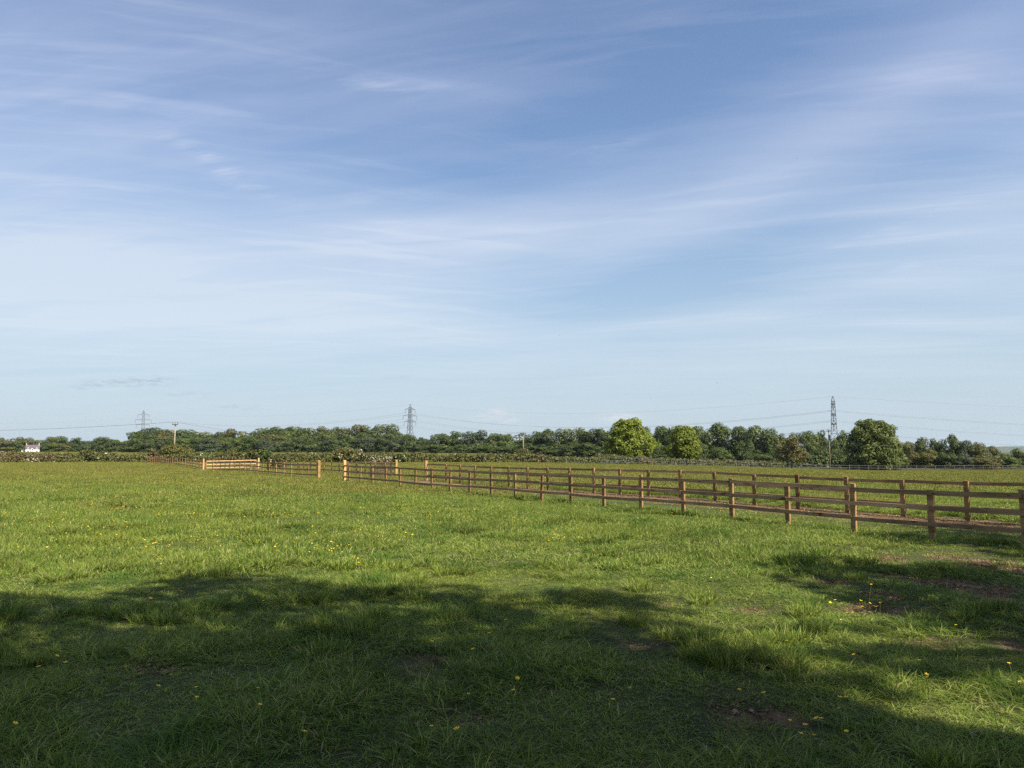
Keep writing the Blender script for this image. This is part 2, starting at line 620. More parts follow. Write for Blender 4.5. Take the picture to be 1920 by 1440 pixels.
MUD = []   # (x, y, half length, half width, angle, strength)
for (px, py, wpx, hpx, ang, s) in [
        (1655, 1046, 26, 7, -0.3, 0.9), (1645, 1072, 34, 6, 0.2, 1.0), (1562, 1086, 34, 6, 0, 0.8), (1680, 1112, 32, 7, -0.1, 1.0),
        (1650, 1139, 66, 6, 0, 1.0), (1760, 1086, 52, 5, 0.0, 0.9), (1855, 1103, 50, 9, 0, 1.1), (1880, 1062, 52, 7, -0.1, 1.1),
        (1770, 1040, 40, 4, 0, 0.7), (1705, 1152, 40, 6, -0.1, 0.7), (1780, 1203, 40, 9, 0, 0.6), (1890, 1197, 36, 6, 0, 0.9),
        (1915, 1130, 40, 10, 0, 0.9), (1410, 1338, 34, 8, 0, 1.1), (1512, 1343, 30, 7, 0, 0.9), (1230, 1212, 34, 10, 0, 0.75),
        (1420, 1138, 26, 8, -0.2, 0.75), (1450, 1180, 40, 10, 0, 0.5), (770, 1255, 40, 12, 0, 0.75), (1340, 1330, 24, 6, 0, 0.7),
        (1250, 1128, 20, 5, 0, 0.7), (1840, 1300, 60, 14, 0, 0.55), (1600, 1230, 70, 16, 0, 0.45), (870, 1345, 60, 10, 0, 0.55),
        (1000, 1300, 30, 8, 0, 0.5), (300, 1260, 30, 9, 0, 0.45)]:
    gx, gy = on_ground(px, py)
    x2, y2 = on_ground(px + wpx, py)
    x3, y3 = on_ground(px, py + hpx)
    MUD.append((gx, gy, abs(x2 - gx) * 1.25, max(abs(y3 - gy) * 1.5, 0.26), ang, s * 1.15))


def soil_wide(x, y, r):
    m = soil_mask(x, y)
    for (a, b) in ((r, 0), (-r, 0), (0, r), (0, -r)):
        m = np.maximum(m, 0.9 * soil_mask(x + a, y + b))
    return m


def soil_mask(x, y):
    x = np.asarray(x, float)
    y = np.asarray(y, float)
    wx = x + (vnoise(x, y, 0.55, 21, 3) - 0.5) * 0.9
    wy = y + (vnoise(x, y, 0.55, 22, 3) - 0.5) * 0.9
    m = lane_soil(x, y)
    for (mx, my, a, b, ang, s) in MUD:
        dx, dy = wx - mx, wy - my
        u = (dx * math.cos(ang) + dy * math.sin(ang)) / a
        v = (-dx * math.sin(ang) + dy * math.cos(ang)) / b
        m = np.maximum(m, s * np.exp(-(u * u + v * v)) * (0.45 + 1.1 * vnoise(x, y, 0.5, 31, 3)))
    return np.clip(m, 0, 1)


# ------------------------------------------------------------------ the ground sheet
def ground_mat():
    m, t, out = new_mat('meadow_ground')
    geo = t.n('ShaderNodeNewGeometry')
    p = geo.outputs['Position']
    at_ = t.n('ShaderNodeAttribute', attribute_name='soil')
    n1 = t.noise(p, 0.35, 5, 0.6)
    n2 = t.noise(p, 3.0, 5, 0.65)
    n3 = t.noise(p, 30.0, 4, 0.7)
    green = t.mix(t.mapr(n1, 0.35, 0.65), (0.030, 0.038, 0.012, 1), (0.052, 0.056, 0.020, 1))
    green = t.mix(t.mapr(n2, 0.45, 0.70, 0, 0.6), green, (0.075, 0.062, 0.030, 1))
    earth = t.mix(t.mapr(n2, 0.35, 0.65), (0.095, 0.056, 0.032, 1), (0.190, 0.120, 0.070, 1))
    earth = t.mix(t.mapr(n3, 0.55, 0.75, 0, 0.6), earth, (0.27, 0.19, 0.115, 1))
    f = t.mapr(t.m('ADD', at_.outputs['Fac'], t.m('MULTIPLY', t.m('SUBTRACT', n3, 0.5), 0.5)), 0.30, 0.62)
    c = t.mix(f, green, earth)
    principled(t, out, c, 0.95, 0.1, normal=bump(t, n3, 0.8, 0.03))
    return m


def axis(lo, hi, fine_lo, fine_hi, step, grow=1.16):
    mid = list(np.arange(fine_lo, fine_hi + 1e-6, step))
    a, s = [], step
    v = fine_hi
    while v < hi:
        s *= grow
        v += s
        a.append(min(v, hi))
    b, s = [], step
    v = fine_lo
    while v > lo:
        s *= grow
        v -= s
        b.append(max(v, lo))
    return np.array(b[::-1] + mid + a)


gxs = axis(-5000, 5000, -22, 26, 0.22)
gys = axis(-400, 5000, 2, 42, 0.22)
GX, GY = np.meshgrid(gxs, gys)
SOILV = soil_mask(GX, GY)
GZ = ground_z(GX, GY) - 0.05 * SOILV + (vnoise(GX, GY, 0.35, 77, 2) - 0.5) * 0.07 * SOILV
nx, ny = len(gxs), len(gys)
ii = np.arange(nx * ny).reshape(ny, nx)
quads = np.stack([ii[:-1, :-1], ii[:-1, 1:], ii[1:, 1:], ii[1:, :-1]], -1).reshape(-1, 4)
g_me = mesh_np('ground', np.stack([GX, GY, GZ], -1).reshape(-1, 3), quads, [ground_mat()], smooth_shade=True)
ga = g_me.attributes.new('soil', 'FLOAT', 'POINT')
ga.data.foreach_set('value', SOILV.ravel().astype(np.float32))
tag(link('ground', g_me), kind='structure')


def hill_range():
    v, f = [], []
    n = 160
    for i in range(n):
        x = -200 + 4200 * i / (n - 1)
        h = 16 + 13 * float(vnoise(x, 0, 520, 9, 3)) + 5 * float(vnoise(x, 5, 90, 19, 2))
        for (y, z) in ((3200, -12), (3400, h * 0.55), (3650, h), (4100, -12)):
            v.append((x, y, z))
    for i in range(n - 1):
        for k in range(3):
            f.append((i * 4 + k, (i + 1) * 4 + k, (i + 1) * 4 + k + 1, i * 4 + k + 1))
    me = mesh_np('hills', v, f, [plain_mat('distant_woods', (0.045, 0.06, 0.03), 0.95, 0, 0.5, 0.01)], smooth_shade=True)
    tag(link('hills', me), kind='structure')


hill_range()


# ------------------------------------------------------------------ grass
def grass_mat(name, stops, warm, cool, straw, trans=0.35):
    m, t, out = new_mat(name)
    geo = t.n('ShaderNodeNewGeometry')
    p = geo.outputs['Position']
    c = t.ramp(geo.outputs['Random Per Island'], stops)
    n1 = t.noise(p, 0.16, 4, 0.6)
    n2 = t.noise(p, 0.75, 5, 0.65)
    c = t.mix(t.mapr(n1, 0.40, 0.66, 0, 0.60), c, warm + (1,))
    c = t.mix(t.mapr(n2, 0.50, 0.66, 0, 0.75), c, cool + (1,))
    n3 = t.noise(p, 2.2, 4, 0.65)
    c = t.mix(t.mapr(n3, 0.54, 0.72, 0, 0.50), c, straw + (1,))
    c = t.mix(1.0, c, t.mapr(t.noise(p, 0.45, 4, 0.6), 0.3, 0.7, 0.78, 1.10), 'MULTIPLY')
    leaf_shader(t, out, c, trans, rough=0.6, spec=0.10)
    return m


M['grass_near'] = grass_mat('grass_blades', [(0.0, (0.051, 0.095, 0.015)), (0.40, (0.116, 0.187, 0.025)), (0.76, (0.219, 0.283, 0.045)),
                                             (0.86, (0.251, 0.294, 0.059)), (0.90, (0.344, 0.319, 0.122)), (1.0, (0.465, 0.422, 0.185))],
                            (0.228, 0.263, 0.044), (0.061, 0.129, 0.022), (0.298, 0.283, 0.097))
M['grass_far'] = grass_mat('meadow_blades', [(0.0, (0.102, 0.132, 0.021)), (0.5, (0.160, 0.187, 0.028)), (0.72, (0.226, 0.220, 0.047)),
                                             (0.86, (0.313, 0.263, 0.084)), (1.0, (0.378, 0.298, 0.128))],
                           (0.241, 0.218, 0.047), (0.116, 0.149, 0.030), (0.255, 0.208, 0.080))


def blades(n, r, hmin, hmax, w, bend, seed, square=True, lean_out=0.0, tufts=0, tuft_r=0.02):
    g = np.random.default_rng(seed)
    if tufts:
        tx, ty = g.uniform(-r, r, tufts), g.uniform(-r, r, tufts)
        th = g.uniform(0.55, 1.25, tufts)
        k = g.integers(0, tufts, n)
        ox, oy = g.normal(0, tuft_r, n), g.normal(0, tuft_r, n)
        x, y = tx[k] + ox, ty[k] + oy
    elif square:
        x, y = g.uniform(-r, r, n), g.uniform(-r, r, n)
    else:
        a = g.uniform(0, 2 * PI, n)
        q = r * np.sqrt(g.uniform(0, 1, n))
        x, y = q * np.cos(a), q * np.sin(a)
    h = hmin + (hmax - hmin) * g.beta(1.6, 2.6, n)
    az = g.uniform(0, 2 * PI, n)
    dx, dy = np.cos(az), np.sin(az)
    if tufts:
        h = h * th[k]
        la = g.uniform(0, 2 * PI, tufts)
        dx = 0.45 * dx + 0.6 * ox / tuft_r + 0.55 * np.cos(la)[k]
        dy = 0.45 * dy + 0.6 * oy / tuft_r + 0.55 * np.sin(la)[k]
        q = np.maximum(np.hypot(dx, dy), 0.3)
        dx, dy = dx / q, dy / q
    if lean_out:
        dx = dx * (1 - lean_out) + lean_out * x / r
        dy = dy * (1 - lean_out) + lean_out * y / r
    b = h * bend * g.uniform(0.25, 1.5, n)
    ww = w * g.uniform(0.6, 1.3, n)
    ca = g.uniform(0, 2 * PI, n)
    px, py = np.cos(ca), np.sin(ca)
    lv = np.array([0.0, 0.40, 0.75, 1.0])
    wv = np.array([0.75, 1.0, 0.65, 0.06])
    V = np.zeros((n, 8, 3))
    for k in range(4):
        f = lv[k]
        cx = x + dx * b * f * f
        cy = y + dy * b * f * f
        cz = h * f * (1 - 0.32 * np.clip(b / h, 0, 1.6) * f) - 0.012
        for s_, q in ((-1, 0), (1, 1)):
            V[:, k * 2 + q, 0] = cx + s_ * px * ww * wv[k] / 2
            V[:, k * 2 + q, 1] = cy + s_ * py * ww * wv[k] / 2
            V[:, k * 2 + q, 2] = cz
    base = (np.arange(n) * 8)[:, None]
    F = np.concatenate([base + np.array([[0, 1, 3, 2]]), base + np.array([[2, 3, 5, 4]]), base + np.array([[4, 5, 7, 6]])], 0)
    return V.reshape(-1, 3), F


def stalks(n, r, h0, h1, seed, head=0.012):
    """thin seed-headed stalks"""
    g = np.random.default_rng(seed)
    Vs, Fs = [], []
    x, y = g.uniform(-r, r, n), g.uniform(-r, r, n)
    h = g.uniform(h0, h1, n)
    lx, ly = g.normal(0, 0.12, n) * h, g.normal(0, 0.12, n) * h
    a = g.uniform(0, PI, n)
    lv = [0, 0.72, 0.86, 1.0]
    wv = [0.15, 0.15, 1.0, 0.1]
    V = np.zeros((n, 8, 3))
    for k in range(4):
        for s_, q in ((-1, 0), (1, 1)):
            V[:, k * 2 + q, 0] = x + lx * lv[k] ** 2 + s_ * np.cos(a) * head * wv[k] / 2
            V[:, k * 2 + q, 1] = y + ly * lv[k] ** 2 + s_ * np.sin(a) * head * wv[k] / 2
            V[:, k * 2 + q, 2] = h * lv[k]
    base = (np.arange(n) * 8)[:, None]
    F = np.concatenate([base + np.array([[0, 1, 3, 2]]), base + np.array([[2, 3, 5, 4]]), base + np.array([[4, 5, 7, 6]])], 0)
    return V.reshape(-1, 3), F


def merge(*vf):
    V, F, o = [], [], 0
    for v, f in vf:
        V.append(v)
        F.append(f + o)
        o += len(v)
    return np.concatenate(V), np.concatenate(F)


def source_collection(name, meshes):
    c = bpy.data.collections.new(name)
    for i, me in enumerate(meshes):
        o = bpy.data.objects.new('%s_%02d' % (name, i), me)
        c.objects.link(o)
    return c


def scatter(name, coll, pts, rotz, scl, idx, label, cat):
    """one stuff object: points that carry clumps of blades"""
    n = len(pts)
    me = bpy.data.meshes.new(name)
    me.vertices.add(n)
    me.vertices.foreach_set('co', np.asarray(pts, np.float32).ravel())
    rot = np.zeros((n, 3), np.float32)
    rot[:, 2] = rotz
    a = me.attributes.new('turn', 'FLOAT_VECTOR', 'POINT')
    a.data.foreach_set('vector', rot.ravel())
    a = me.attributes.new('size', 'FLOAT_VECTOR', 'POINT')
    a.data.foreach_set('vector', np.asarray(scl, np.float32).ravel())
    a = me.attributes.new('pick', 'INT', 'POINT')
    a.data.foreach_set('value', np.asarray(idx, np.int32))
    o = link(name, me)
    ng = bpy.data.node_groups.new(name + '_nodes', 'GeometryNodeTree')
    ng.interface.new_socket('Geometry', in_out='INPUT', socket_type='NodeSocketGeometry')
    ng.interface.new_socket('Geometry', in_out='OUTPUT', socket_type='NodeSocketGeometry')
    gi, go = ng.nodes.new('NodeGroupInput'), ng.nodes.new('NodeGroupOutput')
    ci = ng.nodes.new('GeometryNodeCollectionInfo')
    ci.inputs['Collection'].default_value = coll
    ci.inputs['Separate Children'].default_value = True
    ci.inputs['Reset Children'].default_value = True
    iop = ng.nodes.new('GeometryNodeInstanceOnPoints')
    iop.inputs['Pick Instance'].default_value = True

    def attr(nm, ty):
        q = ng.nodes.new('GeometryNodeInputNamedAttribute')
        q.data_type = ty
        q.inputs['Name'].default_value = nm
        return [s for s in q.outputs if s.enabled and s.name == 'Attribute'][0]
    L = ng.links.new
    L(gi.outputs[0], iop.inputs['Points'])
    L(ci.outputs[0], iop.inputs['Instance'])
    L(attr('pick', 'INT'), iop.inputs['Instance Index'])
    L(attr('turn', 'FLOAT_VECTOR'), iop.inputs['Rotation'])
    L(attr('size', 'FLOAT_VECTOR'), iop.inputs['Scale'])
    L(iop.outputs[0], go.inputs[0])
    md = o.modifiers.new('clumps', 'NODES')
    md.node_group = ng
    tag(o, label, cat, kind='stuff')
    return o


def wedge_points(y0, y1, step, margin, seed, slope=0.72):
    g = np.random.default_rng(seed)
    ys = np.arange(y0, y1, step)
    out = []
    for yy in ys:
        w = slope * yy + margin
        xs = np.arange(-w, w, step)
        out.append(np.stack([xs + g.uniform(-0.5, 0.5, len(xs)) * step, yy + g.uniform(-0.5, 0.5, len(xs)) * step], 1))
    return np.concatenate(out)


def field_limit(x):
    """far edge of the meadow"""
    x = np.asarray(x, float)
    return 117.5 + 32 * smooth((x - 5) / 95.0)


def build_grass():
    gm, fm = M['grass_near'], M['grass_far']
    # near turf: 0 short, 1 short b, 2 lush, 3 lush b, 4 lying straw, 5 tussock
    near = []
    for s in (1, 2):
        near.append(mesh_np('turf', *merge(blades(165, 0.27, 0.03, 0.13, 0.0070, 1.1, s, tufts=15, tuft_r=0.022), blades(40, 0.27, 0.05, 0.13, 0.0062, 1.6, s + 60)), [gm]))
    for s in (3, 4):
        near.append(mesh_np('turf', *merge(blades(190, 0.27, 0.06, 0.24, 0.0080, 1.05, s, tufts=11, tuft_r=0.026), blades(36, 0.27, 0.10, 0.26, 0.0078, 1.5, s + 60)), [gm]))
    near.append(mesh_np('turf', *merge(blades(170, 0.28, 0.015, 0.06, 0.0062, 2.4, 5), blades(60, 0.27, 0.03, 0.10, 0.0062, 1.3, 65, tufts=9)), [gm]))
    near.append(mesh_np('turf', *blades(300, 0.15, 0.12, 0.36, 0.0085, 0.6, 6, False, 0.55), [gm]))
    cn = source_collection('near_turf', near)
    pts = wedge_points(1.4, 13.0, 0.20, 4.2, 100, 0.80)
    x, y = pts[:, 0], pts[:, 1]
    soil = soil_wide(x, y, 0.14)
    lush = vnoise(x, y, 0.9, 200, 3) * 0.6 + vnoise(x, y, 3.5, 210, 2) * 0.4
    g = np.random.default_rng(5)
    keep = g.uniform(0, 1, len(x)) > smooth((soil - 0.25) / 0.35) * 0.985
    dry = vnoise(x, y, 1.3, 230, 3)
    idx = np.where(lush > 0.53, 2 + g.integers(0, 2, len(x)), g.integers(0, 2, len(x)))
    idx = np.where((dry > 0.60) | (soil > 0.28), 4, idx)
    tus = (vnoise(x, y, 0.8, 240, 2) > 0.67) & (g.uniform(0, 1, len(x)) < 0.40)
    idx = np.where(tus & (soil < 0.2), 5, idx)
    z = ground_z(x, y) - 0.04 * soil
    s = (0.26 + 0.72 * lush) * g.uniform(0.75, 1.25, len(x)) * (1 - 0.5 * smooth(soil * 1.5))
    scl = np.stack([np.full(len(x), 1.0), np.full(len(x), 1.0), s], 1)
    P = np.stack([x, y, z], 1)
    scatter('grass', cn, P[keep], g.uniform(0, 2 * PI, len(x))[keep], scl[keep], idx[keep],
            'uneven short green turf of the near field', 'grass')
    # middle distance
    mid = []
    for s_ in (11, 12):
        mid.append(mesh_np('sward', *merge(blades(540, 0.75, 0.04, 0.17, 0.011, 0.9, s_, tufts=34, tuft_r=0.05), blades(110, 0.75, 0.03, 0.12, 0.010, 1.2, s_ + 90), stalks(14, 0.75, 0.14, 0.26, s_)), [gm]))
    for s_ in (13, 14):
        mid.append(mesh_np('sward', *merge(blades(560, 0.75, 0.07, 0.28, 0.012, 0.8, s_, tufts=26, tuft_r=0.06), blades(100, 0.75, 0.06, 0.2, 0.011, 1.0, s_ + 90), stalks(44, 0.75, 0.2, 0.36, s_)), [gm]))
    mid.append(mesh_np('sward', *merge(blades(560, 0.75, 0.02, 0.09, 0.010, 1.6, 15), stalks(8, 0.75, 0.1, 0.2, 15)), [gm]))
    mid.append(mesh_np('sward', *blades(520, 0.30, 0.14, 0.44, 0.014, 0.6, 16, False, 0.5), [gm]))
    cm = source_collection('mid_sward', mid)
    pts = wedge_points(12.2, 66.0, 0.52, 5, 101, 0.78)
    x, y = pts[:, 0], pts[:, 1]
    soil = soil_wide(x, y, 0.40)
    lush = vnoise(x, y, 2.2, 200, 3) * 0.5 + vnoise(x, y, 7.0, 211, 2) * 0.5
    left = smooth((-x / y - 0.05) / 0.5)              # the left of the field is left longer
    lush = lush + 0.16 * left
    keep = g.uniform(0, 1, len(x)) > smooth((soil - 0.25) / 0.35) * 0.985
    keep &= g.uniform(0, 1, len(x)) > smooth((y - 28 + 8 * (vnoise(x, y, 5.0, 280, 2) - 0.5)) / 38.0)
    idx = np.where(lush > 0.55, 2 + g.integers(0, 2, len(x)), g.integers(0, 2, len(x)))
    idx = np.where((vnoise(x, y, 3.0, 231, 3) > 0.62) | (soil > 0.22), 4, idx)
    tus = (vnoise(x, y, 1.8, 241, 2) > 0.66) & (g.uniform(0, 1, len(x)) < 0.36)
    idx = np.where(tus & (soil < 0.2), 5, idx)
    d = (x - P_FAR.x) * FNRM.x + (y - P_FAR.y) * FNRM.y
    trod = (d > -5.2) & (d < 0.1)                      # grazed and trodden lane
    idx = np.where(trod, np.where(g.uniform(0, 1, len(x)) < 0.75, 4, 0), idx)
    # rank growth just beyond the far fence
    dn = np.abs((x - P_NEAR.x) * FNRM.x + (y - P_NEAR.y) * FNRM.y)
    foot = (dn < 0.34) & (g.uniform(0, 1, len(x)) < 0.75)
    idx = np.where(foot, np.where(g.uniform(0, 1, len(x)) < 0.35, 5, 3), idx)
    rank = np.exp(-((d - 0.9) / 0.7) ** 2) * (vnoise(x, y, 4.0, 250, 2) > 0.42)
    idx = np.where(rank > 0.5, 5, idx)
    z = ground_z(x, y) - 0.04 * soil
    s = (0.22 + 0.70 * lush) * g.uniform(0.75, 1.25, len(x)) * (1 - 0.5 * smooth(soil * 1.5)) * np.where(trod, 0.55, 1.0) * np.where(foot, 1.25, 1.0)
    scl = np.stack([np.ones(len(x)), np.ones(len(x)), s], 1)
    P = np.stack([x, y, z], 1)
    scatter('grass', cm, P[keep], g.uniform(0, 2 * PI, len(x))[keep], scl[keep], idx[keep],
            'tufted meadow grass of the middle field on both sides of the lane', 'grass')
    # far meadow
    fa = []
    for s_ in (21, 22, 23):
        fa.append(mesh_np('meadow', *merge(blades(3000, 2.4, 0.08, 0.24, 0.022, 0.6, s_), stalks(900, 2.4, 0.18, 0.42, s_, 0.03)), [fm]))
    fa.append(mesh_np('meadow', *merge(blades(3000, 2.4, 0.06, 0.2, 0.022, 0.6, 24), stalks(250, 2.4, 0.2, 0.34, 24, 0.03)), [fm]))
    cf = source_collection('far_meadow', fa)
    pts = wedge_points(22.0, 152.0, 2.0, 6, 102)
    x, y = pts[:, 0], pts[:, 1]
    keep = (y < field_limit(x)) & (soil_wide(x, y, 1.6) < 0.3)
    keep &= g.uniform(0, 1, len(x)) < smooth((y - 22 + 8 * (vnoise(x, y, 5.0, 281, 2) - 0.5)) / 34.0)
    n = vnoise(x, y, 12.0, 260, 3)
    idx = np.where(n > 0.60, 3, g.integers(0, 3, len(x)))
    s = (0.30 + 0.55 * n) * g.uniform(0.85, 1.15, len(x))
    P = np.stack([x, y, ground_z(x, y)], 1)
    scl = np.stack([np.ones(len(x)), np.ones(len(x)), s], 1)
    scatter('grass', cf, P[keep], g.uniform(0, 2 * PI, len(x))[keep], scl[keep], idx[keep],
            'yellowish seed-headed meadow grass reaching to the far hedge', 'grass')
    # pale crop field beyond the hedge
    pts = wedge_points(128.0, 420.0, 4.6, 10, 103)
    x, y = pts[:, 0], pts[:, 1]
    keep = (x < 0) & (y > field_limit(x) + 10)
    P = np.stack([x, y, ground_z(x, y)], 1)
    k = len(x)
    scl = np.full((k, 3), 2.2)
    scl[:, 2] = 1.6
    scatter('grass', cf, P[keep], g.uniform(0, 2 * PI, k)[keep], scl[keep], g.integers(0, 4, k)[keep],
            'pale green crop field beyond the left hedge', 'grass')


def build_clods():
    g = np.random.default_rng(77)
    src = []
    octa = np.array([(1, 0, 0), (-1, 0, 0), (0, 1, 0), (0, -1, 0), (0, 0, 1), (0, 0, -1)], float)
    fo = np.array([(0, 2, 4), (2, 1, 4), (1, 3, 4), (3, 0, 4), (2, 0, 5), (1, 2, 5), (3, 1, 5), (0, 3, 5)])
    m, t, out = new_mat('crumbled_earth')
    geo = t.n('ShaderNodeNewGeometry')
    c = t.ramp(geo.outputs['Random Per Island'], [(0.0, (0.060, 0.036, 0.021)), (0.6, (0.140, 0.088, 0.050)), (1.0, (0.26, 0.185, 0.11))])
    principled(t, out, c, 0.95, 0.1)
    for s in range(4):
        V, F = [], []
        for k in range(120):
            sz = 0.004 + 0.013 * g.uniform() ** 2.5
            p = np.array([*g.uniform(-0.2, 0.2, 2), sz * 0.25])
            q = octa * sz * g.uniform(0.6, 1.4, (6, 3)) * np.array([1.2, 1.0, 0.7])
            F.append(fo + len(V) * 6)
            V.append(q + p)
        V, F = np.concatenate(V), np.concatenate(F)
        src.append(mesh_np('clods', V, F, [m]))
    # dead straw and rootlets lying on the earth
    src.append(mesh_np('clods', *blades(60, 0.2, 0.02, 0.05, 0.005, 4.0, 5), [M['grass_near']]))
    col = source_collection('clods', src)
    pts = wedge_points(3.0, 40.0, 0.24, 1.5, 302)
    x, y = pts[:, 0], pts[:, 1]
    so = soil_mask(x, y)
    k = so > 0.30
    x, y, so = x[k], y[k], so[k]
    n = len(x)
    P = np.stack([x, y, ground_z(x, y) - 0.045 * so], 1)
    sc = np.repeat(g.uniform(0.8, 1.5, (n, 1)), 3, 1)
    scatter('loose_soil', col, P, g.uniform(0, 6.28, n), sc, g.integers(0, 5, n), 'crumbled brown earth on the bare trodden patches', 'soil')


build_grass()
build_clods()


# ------------------------------------------------------------------ buttercups
def buttercup_mesh(seed, stem_h, detail=True):
    g = random.Random(seed)
    v, f, mi = [], [], []
    lean = (g.uniform(-0.03, 0.03), g.uniform(-0.03, 0.03))
    # stem
    for k in range(4):
        q = k / 3
        c = (lean[0] * q * q, lean[1] * q * q, stem_h * q)
        for a in range(3):
            v.append((c[0] + 0.0013 * math.cos(a * 2.1), c[1] + 0.0013 * math.sin(a * 2.1), c[2]))
    for k in range(3):
        for a in range(3):
            b = (a + 1) % 3
            f.append((k * 3 + a, k * 3 + b, k * 3 + 3 + b, k * 3 + 3 + a))
            mi.append(1)
    tilt = g.uniform(-0.5, 0.5)
    top = Vector((lean[0], lean[1], stem_h))
    rot = Matrix.Rotation(tilt, 3, 'X') @ Matrix.Rotation(g.uniform(0, 6), 3, 'Z')
    rr = g.uniform(0.011, 0.0145)
    for p in range(5):
        a0 = p * 2 * PI / 5
        i0 = len(v)
        for (r_, da, h_) in ((0.08, 0, 0.0), (0.55, -0.5, 0.30), (0.55, 0.5, 0.30), (0.98, -0.42, 0.62), (0.98, 0.42, 0.62), (1.08, 0, 0.62)):
            w = Vector((math.cos(a0 + da) * r_ * rr, math.sin(a0 + da) * r_ * rr, h_ * rr * 0.9))
            v.append(tuple(top + rot @ w))
        f += [(i0, i0 + 1, i0 + 2), (i0 + 1, i0 + 3, i0 + 4, i0 + 2), (i0 + 3, i0 + 5, i0 + 4)]
        mi += [0, 0, 0]
    # centre
    i0 = len(v)
    for a in range(6):
        v.append(tuple(top + rot @ Vector((0.004 * math.cos(a), 0.004 * math.sin(a), 0.004))))
    v.append(tuple(top + rot @ Vector((0, 0, 0.007))))
    for a in range(6):
        f.append((i0 + a, i0 + (a + 1) % 6, i0 + 6))
        mi.append(2)
    me = bpy.data.meshes.new('buttercup')
    me.from_pydata(v, [], f)
    for q in ('petal', 'stem', 'stamen'):
        me.materials.append(M[q])
    me.polygons.foreach_set('material_index', np.array(mi, np.int32))
    me.update()
    return me


